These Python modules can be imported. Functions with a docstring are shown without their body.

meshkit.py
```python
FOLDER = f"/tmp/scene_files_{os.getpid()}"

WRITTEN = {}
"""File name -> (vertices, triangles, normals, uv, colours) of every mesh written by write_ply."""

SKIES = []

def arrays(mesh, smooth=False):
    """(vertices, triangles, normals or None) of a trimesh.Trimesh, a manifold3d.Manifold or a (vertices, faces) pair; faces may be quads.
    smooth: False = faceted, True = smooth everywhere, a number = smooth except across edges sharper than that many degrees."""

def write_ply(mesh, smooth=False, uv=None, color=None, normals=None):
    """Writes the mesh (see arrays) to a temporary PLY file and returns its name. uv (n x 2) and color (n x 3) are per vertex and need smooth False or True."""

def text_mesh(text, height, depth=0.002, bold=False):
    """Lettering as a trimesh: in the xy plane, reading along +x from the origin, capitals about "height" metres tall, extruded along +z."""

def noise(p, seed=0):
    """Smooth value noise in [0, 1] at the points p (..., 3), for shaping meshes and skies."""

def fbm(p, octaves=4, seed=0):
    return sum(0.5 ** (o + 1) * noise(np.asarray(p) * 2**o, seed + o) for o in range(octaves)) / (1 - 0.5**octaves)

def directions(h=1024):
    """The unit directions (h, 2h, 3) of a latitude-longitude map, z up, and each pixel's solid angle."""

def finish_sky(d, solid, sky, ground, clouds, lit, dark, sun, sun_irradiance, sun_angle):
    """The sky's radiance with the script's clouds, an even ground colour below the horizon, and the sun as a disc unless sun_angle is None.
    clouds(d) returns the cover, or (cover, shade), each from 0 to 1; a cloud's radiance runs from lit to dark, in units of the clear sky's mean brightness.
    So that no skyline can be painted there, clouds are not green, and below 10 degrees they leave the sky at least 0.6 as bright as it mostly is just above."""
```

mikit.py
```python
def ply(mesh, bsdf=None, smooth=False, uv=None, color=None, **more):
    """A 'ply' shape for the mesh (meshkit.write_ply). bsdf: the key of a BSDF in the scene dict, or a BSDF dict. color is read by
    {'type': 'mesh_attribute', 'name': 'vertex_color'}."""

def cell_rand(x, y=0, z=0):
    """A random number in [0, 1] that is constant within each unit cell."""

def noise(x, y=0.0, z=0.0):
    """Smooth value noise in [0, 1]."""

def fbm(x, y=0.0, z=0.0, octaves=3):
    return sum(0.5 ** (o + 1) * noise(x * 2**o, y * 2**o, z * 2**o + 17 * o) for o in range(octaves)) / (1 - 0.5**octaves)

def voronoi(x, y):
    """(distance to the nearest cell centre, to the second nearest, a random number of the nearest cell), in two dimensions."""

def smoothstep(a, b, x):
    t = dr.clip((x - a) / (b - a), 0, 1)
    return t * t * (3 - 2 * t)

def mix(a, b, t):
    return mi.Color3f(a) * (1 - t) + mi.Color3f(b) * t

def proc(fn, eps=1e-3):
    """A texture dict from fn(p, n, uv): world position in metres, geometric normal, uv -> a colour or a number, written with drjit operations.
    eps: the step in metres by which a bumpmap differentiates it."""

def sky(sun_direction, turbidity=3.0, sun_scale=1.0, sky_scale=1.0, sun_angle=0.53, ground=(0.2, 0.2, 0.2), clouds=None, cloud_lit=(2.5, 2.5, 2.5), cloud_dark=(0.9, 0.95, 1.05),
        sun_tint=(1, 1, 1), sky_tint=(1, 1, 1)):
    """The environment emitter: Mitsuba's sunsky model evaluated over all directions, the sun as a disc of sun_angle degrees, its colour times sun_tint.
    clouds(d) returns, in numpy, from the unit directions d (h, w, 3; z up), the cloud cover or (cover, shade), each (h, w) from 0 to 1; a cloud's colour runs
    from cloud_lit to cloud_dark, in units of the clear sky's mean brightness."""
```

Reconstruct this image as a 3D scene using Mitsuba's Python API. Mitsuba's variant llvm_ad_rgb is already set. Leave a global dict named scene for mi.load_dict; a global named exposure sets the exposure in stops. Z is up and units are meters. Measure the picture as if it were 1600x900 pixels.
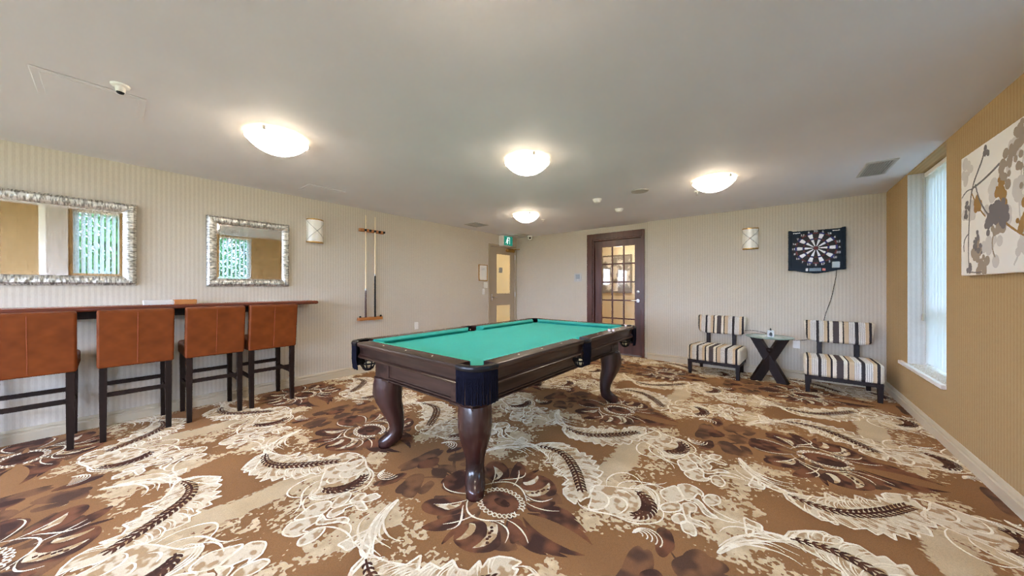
import math
import numpy as np, trimesh, mitsuba as mi, drjit as dr
import manifold3d as m3
import mikit, meshkit
from mikit import proc, noise, fbm, voronoi, cell_rand, smoothstep, mix, ply
from shapely.geometry import Polygon, LineString, Point, MultiPolygon, box as sbox
from shapely.ops import unary_union
from shapely import affinity

T = mi.ScalarTransform4f
scene, labels = {}, {}
rng = np.random.default_rng(7)

# ------------------------------------------------------------------ camera, sky, exposure
exposure = 1.64
CAM = 1.26
YAW = math.atan2(413., 510.)
FW = (-math.sin(YAW), math.cos(YAW), 0)
scene['camera'] = {'type': 'perspective', 'fov': math.degrees(2 * math.atan(800 / 510.)), 'fov_axis': 'x', 'near_clip': 0.05,
                   'to_world': T().look_at(origin=[0, 0, CAM], target=[FW[0], FW[1], CAM], up=[0, 0, 1])}


def overcast(d):
    n = meshkit.fbm(d * np.array([2.2, 2.2, 5.0]), 4, seed=3)
    return np.clip(0.75 + 0.5 * (n - 0.3), 0, 1), np.clip((n - 0.35) * 1.2, 0, 1)


SKY = 44.0
scene['sky'] = mikit.sky((0.3, -0.5, 0.8), turbidity=4, sun_scale=0.0, sky_scale=SKY, clouds=overcast, cloud_lit=(1.38, 1.53, 2.1), cloud_dark=(.95, 1.05, 1.46))
LAMP = (10.3, 8.8, 6.9)        # radiance of the glass bowls
BULB = (10.5, 8.4, 5.6)      # radiance of the ring tube above each bowl

# ------------------------------------------------------------------ room dimensions
H = 2.44
XL, XR, YB, YB2, YF = -4.79, 1.055, 6.10, 6.03, -3.3
XSTEP = -1.785


def lin(c):
    c = np.asarray(c, float) / 255
    return [float(x) for x in np.where(c < .04045, c / 12.92, ((c + .055) / 1.055) ** 2.4)]


def rgb(c):
    return {'type': 'rgb', 'value': lin(c)}


def mat(key, color, rough=.6, **kw):
    b = {'type': 'principled', 'base_color': rgb(color) if isinstance(color, (tuple, list)) else color, 'roughness': rough}
    bump = kw.pop('bump', None)
    b.update(kw)
    if bump:
        b = {'type': 'bumpmap', 'arbitrary': proc(bump[0], bump[2] if len(bump) > 2 else 1e-3), 'scale': bump[1], 'bsdf': b}
    scene[key] = {'type': 'twosided', 'bsdf': b}
    return key


# ------------------------------------------------------------------ mesh helpers
def cham(size, c=.004, at=(0, 0, 0)):
    h = np.asarray(size, float) / 2
    c = min(c, h.min() * .8)
    p = [[sx * (h[0] - (a != 0) * c), sy * (h[1] - (a != 1) * c), sz * (h[2] - (a != 2) * c)] for sx in (-1, 1) for sy in (-1, 1) for sz in (-1, 1) for a in range(3)]
    return tm(m3.Manifold.hull_points(np.array(p) + np.asarray(at, float)))


def tm(m):
    k = m.to_mesh()
    return trimesh.Trimesh(k.vert_properties[:, :3], k.tri_verts, process=False)


def bar(a, b, c=.003):
    """chamfered box between two corners"""
    a, b = np.minimum(a, b).astype(float), np.maximum(a, b).astype(float)
    return cham(b - a, c, (a + b) / 2)


def soft(size, r, at=(0, 0, 0), sub=2):
    h = np.asarray(size, float) / 2 - r
    s = trimesh.creation.icosphere(sub, r).vertices
    return tm(m3.Manifold.hull_points(np.vstack([s + h * np.array([x, y, z]) + np.asarray(at, float) for x in (-1, 1) for y in (-1, 1) for z in (-1, 1)])))


def join(*ms):
    return trimesh.util.concatenate(list(ms))


def loft(rings, cap=True):
    n = len(rings[0])
    v = np.vstack(rings)
    i = np.arange(n)
    f = []
    for k in range(len(rings) - 1):
        a, b = k * n + i, k * n + (i + 1) % n
        f += [np.stack([a, b, b + n], 1), np.stack([a, b + n, a + n], 1)]
    if cap:
        c0, c1 = len(v), len(v) + 1
        v = np.vstack([v, rings[0].mean(0), rings[-1].mean(0)])
        e = (len(rings) - 1) * n
        f += [np.stack([(i + 1) % n, i, i * 0 + c0], 1), np.stack([e + i, e + (i + 1) % n, i * 0 + c1], 1)]
    m = trimesh.Trimesh(v, np.vstack(f), process=False)
    if m.volume < 0:
        m.invert()
    return m


def lathe(prof, n=32, a0=0, a1=2 * math.pi):
    """prof: (r, z) list, full turn about z"""
    t = np.linspace(a0, a1, n, endpoint=False)
    rings = [np.stack([r * np.cos(t), r * np.sin(t), 0 * t + z], 1) for r, z in prof]
    return loft(rings, cap=True)


def tube(path, r, n=8):
    p = np.asarray(path, float)
    r = np.broadcast_to(r, len(p))
    d = np.gradient(p, axis=0)
    d /= np.linalg.norm(d, axis=1, keepdims=True)
    x = np.cross(d[0], [0, 0, 1] if abs(d[0][2]) < .9 else [1, 0, 0])
    t = np.arange(n) * 2 * np.pi / n
    rings = []
    for k in range(len(p)):
        x = x - d[k] * (x @ d[k])
        x /= np.linalg.norm(x)
        y = np.cross(d[k], x)
        rings.append(p[k] + r[k] * (np.cos(t)[:, None] * x + np.sin(t)[:, None] * y))
    return loft(rings)


def spline(pts, n=24):
    from scipy.interpolate import CubicSpline
    p = np.asarray(pts, float)
    s = np.r_[0, np.cumsum(np.linalg.norm(np.diff(p, axis=0), axis=1))]
    return CubicSpline(s, p)(np.linspace(0, s[-1], n))


def extr(poly, d):
    g = [poly] if isinstance(poly, Polygon) else list(poly.geoms)
    return join(*[trimesh.creation.extrude_polygon(q, d, engine='earcut') for q in g if q.area > 1e-9])


def mv(m, M):
    m = m.copy()
    m.apply_transform(M)
    return m


def axes(x, y, z, o=(0, 0, 0)):
    """4x4 with columns x y z and origin"""
    M = np.eye(4)
    M[:3, 0], M[:3, 1], M[:3, 2], M[:3, 3] = x, y, z, o
    return M


def on_left(o):   # drawn in (x right, y up, z out) on the left wall, facing +X; x runs along +Y
    return axes((0, 1, 0), (0, 0, 1), (1, 0, 0), o)


def on_back(o):   # facing -Y, x runs along +X
    return axes((1, 0, 0), (0, 0, 1), (0, -1, 0), o)


def on_right(o):  # facing -X, x runs along -Y
    return axes((0, -1, 0), (0, 0, 1), (-1, 0, 0), o)


def numbered(name, used):
    if name not in used:
        return name
    k = 1
    while f'{name}_{k:03d}' in used:
        k += 1
    return f'{name}_{k:03d}'


class Kit:
    """parts of one thing, in its own coordinates; place() writes them into the scene"""

    def __init__(s):
        s.parts, s.used = [], set()

    def add(s, name, mesh, bsdf, smooth=30, label=None, kind=None, **kw):
        k = numbered(name, s.used)
        s.used.add(k)
        s.parts.append((k, ply(mesh, bsdf, smooth, **kw), label, kind))
        return k

    def place(s, name, label=None, cat=None, loc=(0, 0, 0), rz=0, group=None, kind=None, M=None):
        key = numbered(name, labels)
        W = M if M is not None else T().translate([float(x) for x in loc]).rotate([0, 0, 1], float(rz))
        for k, p, lb, kd in s.parts:
            kk = key + '__' + k if k else key
            scene[kk] = {**p, 'to_world': W}
            d = {a: b for a, b in (('label', lb), ('kind', kd)) if b}
            if d and k:
                labels[kk] = d
        d = {'label': label, 'category': cat, 'group': group, 'kind': kind}
        labels[key] = {a: b for a, b in d.items() if b}
        return key


def one(name, mesh, bsdf, label, cat, smooth=30, group=None, **kw):
    k = Kit()
    k.add('', mesh, bsdf, smooth, **kw)
    return k.place(name, label, cat, group=group)


def struct(key, mesh, bsdf, smooth=30, label=None, **kw):
    scene[key] = ply(mesh, bsdf, smooth, **kw)
    if '__' not in key:
        labels[key] = {'kind': 'structure', 'label': label or key.replace('_', ' ')}


# ------------------------------------------------------------------ materials
def paper(a, b):
    def fn(p, n, uv):
        s = dr.select(dr.abs(n.x) > .5, p.y, p.x)
        st = smoothstep(-.3, .3, dr.sin(s * (2 * math.pi / .034)))
        th = noise(s * 260, p.z * 60)
        m = noise(p.x * 3 + p.y * 3, p.z * 2)
        return mix(lin(a), lin(b), dr.clip(.6 * st + .45 * th - .05 + .15 * m, 0, 1))
    return proc(fn)


WP = mat('wallpaper', paper((189, 178, 161), (201, 191, 175)), .75)
WP2 = mat('wallpaper_tan', paper((158, 130, 88), (170, 142, 100)), .75)
CEIL = mat('ceiling_paint', proc(lambda p, n, uv: mix(lin((200, 197, 199)), lin((208, 205, 207)), fbm(p.x * 2, p.y * 2))), .7)
TRIM = mat('trim_paint', (192, 178, 152), .45)
REVEAL = mat('reveal_paper', paper((176, 168, 160), (188, 180, 172)), .7)
WHITE = mat('white_plastic', (232, 230, 225), .4)
SILLM = mat('sill_white', (228, 226, 224), .3)
STEEL = mat('brushed_steel', (190, 188, 184), .3, metallic=1.0)
BRASS = mat('brass', (180, 140, 80), .35, metallic=1.0)
BLACK = mat('black_plastic', (16, 16, 18), .45, specular=.25)
DOORGREY = mat('door_grey', (168, 152, 130), .5)


def woodfn(a, b, ax, f=1.0):
    def fn(p, n, uv):
        q = [p.x * 22 * f, p.y * 22 * f, p.z * 22 * f]
        q[ax] = q[ax] * .08
        g = fbm(q[0], q[1], q[2], 4)
        return mix(lin(a), lin(b), smoothstep(.25, .75, g))
    return proc(fn)


ESPRESSO = mat('espresso_wood', woodfn((19, 10, 8), (32, 17, 12), 2), .42, specular=.3)
MAHOG = mat('mahogany', woodfn((74, 34, 24), (98, 48, 32), 2), .3, clearcoat=.4)
DOORWOOD = mat('door_wood', woodfn((66, 32, 22), (88, 46, 32), 2), .35, clearcoat=.3)
RAILW = mat('rail_wood', woodfn((30, 16, 13), (54, 32, 25), 1), .26, clearcoat=.4)
RAILX = mat('rail_wood_across', woodfn((30, 16, 13), (54, 32, 25), 0), .26, clearcoat=.4)
LEGW = mat('leg_wood', woodfn((26, 11, 10), (54, 24, 20), 2, .6), .18, clearcoat=.8)
LEDGE = mat('ledge_wood', woodfn((92, 40, 24), (124, 60, 36), 1), .2, clearcoat=.7)
OAK = mat('oak', woodfn((150, 92, 44), (178, 116, 60), 1), .35, clearcoat=.3)
MAPLE = mat('maple', (240, 222, 188), .3, clearcoat=.4)
BAIZE = mat('baize', proc(lambda p, n, uv: mix(lin((34, 142, 132)), lin((42, 154, 142)), noise(p.x * 160, p.y * 160) * .6 + fbm(p.x * 4, p.y * 4) * .4)), .9, sheen=.6)
LEATHERB = mat('black_leather', (10, 11, 18), .32, specular=.4)
FRINGE = mat('fringe_yarn', (10, 10, 24), .8, specular=.1)
IVORY = mat('ivory_ball', (236, 226, 200), .12, clearcoat=.8)
LEATHER = mat('cognac_leather', proc(lambda p, n, uv: mix(lin((94, 44, 18)), lin((124, 62, 26)), fbm(p.x * 14, p.y * 14, p.z * 14))), .42, specular=.2,
              bump=(lambda p, n, uv: fbm(p.x * 220, p.y * 220, p.z * 220, 2), .0006))
LEATHER2 = mat('dark_seat_leather', (96, 52, 28), .5)
SILVER = mat('hammered_silver', proc(lambda p, n, uv: mix(lin((148, 146, 140)), lin((232, 230, 224)), smoothstep(.25, .68, .5 * noise(uv.x * 120, uv.y * 3.0, 1) + .5 * noise(uv.x * 210, uv.y * 5, 2)))), .42, metallic=.8)
scene['mirror_glass'] = {'type': 'twosided', 'bsdf': {'type': 'conductor', 'material': 'Ag'}}
scene['pane_glass'] = {'type': 'thindielectric', 'specular_transmittance': {'type': 'rgb', 'value': [.20, .31, .335]}}
scene['front_glass'] = {'type': 'thindielectric', 'specular_transmittance': {'type': 'rgb', 'value': [.86, .94, 1.0]}}
scene['clear_pane'] = {'type': 'thindielectric'}
scene['table_glass'] = {'type': 'thindielectric', 'specular_transmittance': {'type': 'rgb', 'value': [.86, .95, .92]}}
scene['slat_vinyl'] = {'type': 'principledthin', 'base_color': rgb((230, 230, 228)), 'roughness': .6, 'diff_trans': .8}
FROST = mat('opal_glass', (244, 242, 236), .25)
PAPERM = mat('print_paper', (236, 234, 230), .6)

# ------------------------------------------------------------------ floor: carpet printed with a mirrored scroll repeat
TX, TY, FX, FY = 1.535, 1.853, -1.28, 1.45


def carpet_base(p, n, uv):
    u = (p.x - FX + TX / 2) / TX
    u = (u - dr.floor(u)) * TX - TX / 2
    v = (p.y - FY + TY / 2) / TY
    v = dr.abs((v - dr.floor(v)) * TY - TY / 2)

    def g(cu, cv, ru, rv):
        a = dr.abs(u - cu)
        a = dr.minimum(a, TX - a)
        return dr.exp(-dr.square(a / ru) - dr.square((v - cv) / rv))
    c = .72 * g(-.42, .62, .13, .36) + .5 * g(-.2, .42, .13, .07) + .5 * g(.5, .19, .12, .1) + .36 * g(.63, .92, .17, .13) + .5 * g(.16, .6, .34, .2) + .55 * g(.55, .5, .22, .26) + .3 * g(-.74, .5, .2, .2)
    c = c - .7 * g(0, 0, .36, .3) - .5 * g(-.6, 0, .24, .3) - .5 * g(.17, .86, .12, .1) - .3 * g(-.18, .88, .14, .12)
    x, y = p.x, p.y
    nz = .42 * fbm(x * 13, y * 13, 0, 2) + .58 * fbm(x * 52, y * 52, 3, 2)
    m = smoothstep(-.04, .04, c - .37 + (nz - .5) * 1.25)
    tan = smoothstep(.0, .02, (nz - .5) * .10 + dr.minimum(.11 - dr.abs(u - .40 - (v - .8) * .1), v - .64))
    tone = fbm(x * 2.3, y * 2.3, 9, 2)
    br = mix(lin((112, 76, 44)), lin((146, 104, 64)), tone)
    cr = mix(lin((176, 150, 112)), lin((206, 186, 152)), fbm(x * 26, y * 26, 5, 2))
    tn = mix(lin((176, 152, 116)), lin((192, 170, 136)), noise(x * 8, y * 8, 7))
    col = mix(mix(br, tn, tan), cr, m * (1 - tan))
    return col * (.86 + .28 * noise(x * 420, y * 420))


def pile(c, d, f=26., cut=(.4, .6)):
    def fn(p, n, uv):
        k = fbm(p.x * f, p.y * f, 0, 2)
        return mix(lin(c), lin(d), smoothstep(cut[0], cut[1], k)) * (.88 + .24 * noise(p.x * 420, p.y * 420))
    return proc(fn)


BASE = mat('carpet_base', proc(carpet_base), .95)
RUST = mat('carpet_rust', pile((62, 36, 26), (112, 68, 44), 14, (.3, .7)), .95)
UMBER = mat('carpet_umber', pile((76, 50, 36), (116, 78, 50), 12, (.3, .7)), .95)
DARK = mat('carpet_dark', pile((58, 30, 18), (78, 44, 26)), .95)
CREAM = mat('carpet_cream', pile((204, 188, 160), (164, 134, 96), 30, (.44, .64)), .95)
LINE = mat('carpet_line', pile((232, 221, 198), (218, 203, 176)), .95)


def stroke(pts, w, n=20):
    """polygon about a curve, w = width profile f(s)"""
    q = spline(pts, n) if len(pts) > 2 else np.linspace(pts[0], pts[1], 4)
    d = np.gradient(q, axis=0)
    d /= np.linalg.norm(d, axis=1, keepdims=True)
    nn = np.stack([-d[:, 1], d[:, 0]], 1)
    s = np.linspace(0, 1, len(q))
    ww = np.array([w(x) if callable(w) else w for x in s])[:, None] / 2
    return Polygon(np.vstack([q + nn * ww, (q - nn * ww)[::-1]])).buffer(0)


def leaf(b, t, w, bend=0., k=.8, n=12):
    b, t = np.asarray(b, float), np.asarray(t, float)
    d = t - b
    m = (b + t) / 2 + bend * np.array([-d[1], d[0]])
    return stroke([b, m, t], lambda s: w * (math.sin(math.pi * min(max(s, .02), .99) ** k)) ** .8, n)


def herring(pts, prof, step=.031):
    q = spline(pts, 200)
    L = np.linalg.norm(np.diff(q, axis=0), axis=1).sum()
    n = int(L / step)
    out = [stroke(pts, lambda s: .007 + .009 * prof(s), 24)]
    for k in range(1, n):
        s = k / n
        i = int(s * 199)
        d = q[min(i + 2, 199)] - q[max(i - 2, 0)]
        d /= np.linalg.norm(d)
        nn = np.array([-d[1], d[0]])
        l = .014 + .034 * prof(s)
        for sg in (1, -1):
            out.append(leaf(q[i] - d * .006, q[i] + l * (.75 * d + .75 * sg * nn), .019 * (.5 + .5 * prof(s)), .18 * sg, .75, 7))
    return out


# outlines of the repeat on the floor plane (metres from a flower's centre; u across, v along the room)
TRACED = {
    'rust': [[(.001,.234),(-.02,.291),(.029,.369),(.128,.373),(.21,.317),(.231,.253),(.193,.198),(.137,.158),(.073,.173),(.02,.197)],[(-.086,.21),(-.144,.308),(-.171,.415),(-.094,.39),(-.035,.317),(-.033,.252),(-.061,.206)],[(-.316,.232),(-.321,.305),(-.259,.333),(-.175,.304),(-.109,.238),(-.107,.183),(-.137,.141),(-.205,.141)],[(-.387,-.098),(-.432,.015),(-.408,.098),(-.351,.081),(-.226,-.036),(-.22,-.064),(-.269,-.124),(-.338,-.136)],[(.156,.079),(.188,.138),(.263,.202),(.278,.156),(.236,.067),(.191,.044)],[(-.033,.28),(-.029,.361),(.003,.423),(.002,.347),(-.007,.273)]],
    'cream': [[(.004,.237),(.023,.261),(.038,.319),(.036,.359),(.066,.323),(.068,.262),(.035,.223)],[(-.042,.203),(.062,.181),(.126,.229),(.14,.294),(.138,.342),(.177,.29),(.18,.219),(.137,.158),(.098,.153)],[(-.259,.257),(-.213,.253),(-.162,.234),(-.143,.173),(-.159,.141),(-.169,.189),(-.214,.211)]],
    'stroke': [[(-.167,.063),(-.128,.13),(-.046,.187),(.036,.176),(.103,.133),(.137,.1)],[(-.129,.156),(-.073,.22),(-.033,.28),(-.053,.342)],[(.123,.119),(.148,.116)]],
    'branch': [[(-.803,-.101),(-.783,.084),(-.73,.187),(-.683,.079),(-.721,-.113),(-.774,-.181)],[(-.739,-.344),(-.705,-.224),(-.642,-.243),(-.648,-.315),(-.71,-.387)],[(-.73,.312),(-.686,.38),(-.642,.289),(-.663,.182),(-.707,.205)],[(-.63,.179),(-.575,.282),(-.482,.328),(-.418,.294),(-.488,.182),(-.575,.111)],[(-.598,-.252),(-.564,-.157),(-.517,-.209),(-.472,-.259),(-.507,-.328),(-.561,-.331)],[(-.724,.018),(-.668,.091),(-.596,.014),(-.636,-.044)],[(-.582,.025),(-.511,.083),(-.435,.043),(-.503,-.022)],[(-.481,-.135),(-.425,-.135),(-.394,-.237),(-.446,-.246)]],
    'dam': [[(.794,.841),(.85,.89),(.92,.859),(.936,.805),(.906,.815),(.892,.742),(.871,.706),(.844,.734),(.813,.789)],[(.723,.699),(.75,.771),(.784,.816),(.827,.751),(.85,.707),(.832,.66),(.79,.629),(.752,.643)],[(.76,.554),(.787,.612),(.835,.647),(.859,.599),(.841,.557),(.802,.522),(.776,.518)],[(.835,.493),(.855,.552),(.884,.552),(.902,.515),(.887,.476),(.855,.463)],[(.943,.795),(.962,.852),(1.007,.865),(1.024,.803),(.989,.744),(.957,.746)],[(.855,.649),(.887,.692),(.922,.678),(.925,.625),(.903,.604),(.918,.554),(.97,.558),(1.007,.528),(.955,.516),(.906,.517),(.874,.584)],[(.857,.706),(.903,.753),(.947,.727),(.973,.678),(1.026,.654),(1.011,.629),(.967,.639),(.936,.69),(.904,.709)]],
    'dam2': [[(.884,.476),(.902,.509),(.94,.498),(.961,.445),(.954,.417),(.931,.42),(.906,.423)],[(1.144,.737),(1.175,.737),(1.214,.731),(1.223,.691),(1.211,.653),(1.194,.691),(1.186,.627),(1.167,.584),(1.155,.648)],[(1.074,.583),(1.098,.626),(1.137,.633),(1.142,.592),(1.116,.543),(1.085,.534)],[(1.064,.382),(1.092,.465),(1.151,.582),(1.221,.656),(1.293,.702),(1.337,.673),(1.273,.632),(1.199,.562),(1.118,.456),(1.075,.376)],[(1.337,.706),(1.375,.791),(1.451,.848),(1.474,.833),(1.519,.869),(1.536,.856),(1.517,.809),(1.469,.781),(1.411,.744)]],
    'damU': [[(.852,-.61),(.892,-.555),(.964,-.563),(1.018,-.562),(1.054,-.554),(1.052,-.616),(.997,-.651),(.944,-.653),(.91,-.628),(.889,-.698),(.867,-.684)],[(.797,-.843),(.818,-.786),(.862,-.771),(.898,-.809),(.918,-.894),(.879,-.917),(.83,-.893)],[(.831,-.534),(.864,-.472),(.904,-.522),(.896,-.585),(.852,-.587)],[(.899,-.491),(.917,-.436),(.963,-.451),(.943,-.514),(.912,-.527)],[(.959,-.825),(.99,-.782),(1.026,-.789),(1.066,-.859),(1.021,-.879),(.98,-.879)],[(1.057,-.398),(1.102,-.494),(1.19,-.563),(1.27,-.573),(1.335,-.539),(1.372,-.535),(1.353,-.577),(1.283,-.624),(1.199,-.631),(1.12,-.561),(1.076,-.494)],[(1.372,-.561),(1.436,-.483),(1.467,-.518),(1.454,-.578),(1.394,-.619),(1.358,-.606)]],
    'body': [[(-.23,.675),(-.203,.761),(-.134,.827),(-.065,.872),(.006,.839),(.059,.856),(.111,.808),(.143,.84),(.17,.796),(.209,.834),(.213,.771),(.265,.779),(.265,.714),(.308,.726),(.31,.68),(.36,.676),(.364,.621),(.354,.584),(.4,.567),(.403,.524),(.38,.488),(.39,.43),(.405,.363),(.393,.353),(.382,.296),(.353,.32),(.371,.258),(.319,.27),(.269,.299),(.242,.342),(.254,.401),(.215,.372),(.221,.445),(.169,.467),(.116,.449),(.111,.515),(.047,.526),(.047,.587),(-.022,.524),(-.027,.6),(-.098,.639),(-.165,.661)]],
    'curl': [[(.37,.472),(.443,.54),(.511,.578),(.591,.625),(.635,.686),(.692,.674),(.739,.603),(.756,.53),(.751,.484),(.736,.394),(.686,.338),(.584,.309),(.494,.276),(.446,.278),(.422,.361)]],
    'cst': [[(.363,.298),(.412,.265),(.476,.282),(.514,.334),(.515,.406),(.495,.435)],[(.385,.271),(.434,.255),(.494,.276),(.584,.309),(.667,.313),(.741,.355),(.785,.408),(.796,.481),(.775,.524),(.751,.484)],[(.443,.54),(.418,.599),(.429,.702),(.485,.763),(.546,.759),(.589,.729),(.626,.688)],[(.591,.625),(.632,.693),(.692,.674),(.74,.604),(.756,.53),(.758,.483)],[(.499,.567),(.504,.641),(.557,.702),(.628,.733),(.729,.824)],[(.606,.604),(.647,.621),(.68,.585),(.706,.532),(.72,.473),(.711,.412),(.679,.36),(.63,.34)],[(.607,.673),(.666,.738),(.724,.75),(.763,.748)],[(.402,.44),(.445,.458),(.495,.435),(.518,.379),(.501,.33)],[(.506,.429),(.549,.479),(.591,.468),(.613,.386),(.591,.328)],[(.501,.519),(.55,.559),(.604,.539)]],
    'bst': [[(1.068,.386),(1.106,.476),(1.173,.557),(1.253,.606),(1.321,.6),(1.366,.593)],[(1.152,.572),(1.221,.661),(1.288,.698),(1.337,.684),(1.391,.637)],[(.915,.76),(.972,.69),(1.02,.649),(1.085,.651),(1.127,.697)],[(1.075,.376),(1.127,.483),(1.194,.553),(1.263,.588),(1.311,.572)],[(1.346,.681),(1.4,.714),(1.441,.707),(1.474,.681)]],
    'ust': [[(1.062,-.417),(1.119,-.542),(1.198,-.613),(1.271,-.643),(1.332,-.693),(1.402,-.699)],[(1.072,-.386),(1.131,-.492),(1.217,-.542),(1.303,-.556),(1.373,-.526)],[(1.053,-.534),(1.11,-.628),(1.206,-.66),(1.302,-.652),(1.369,-.647)],[(.941,-.625),(1.012,-.659),(1.052,-.616),(1.081,-.613)],[(1.142,-.712),(1.194,-.688),(1.258,-.687),(1.332,-.701),(1.365,-.774),(1.438,-.84),(1.477,-.859)]],
}


def closed(p, n=5):
    """smooth closed curve through the points"""
    p = np.asarray(p, float)
    out = []
    for k in range(len(p)):
        a, b, c, d = p[k - 1], p[k], p[(k + 1) % len(p)], p[(k + 2) % len(p)]
        for t in np.arange(n) / n:
            out.append(.5 * (2 * b + (c - a) * t + (2 * a - 5 * b + 4 * c - d) * t * t + (3 * b - a - 3 * c + d) * t ** 3))
    g = Polygon(out).buffer(0)
    return g if isinstance(g, Polygon) else max(g.geoms, key=lambda x: x.area)


def ring(poly, w=.010):
    return poly.boundary.buffer(w / 2, quad_segs=2)


def taper(w):
    return lambda s: w * (.25 + .75 * math.sin(math.pi * min(max(s, .04), .96)))


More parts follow.
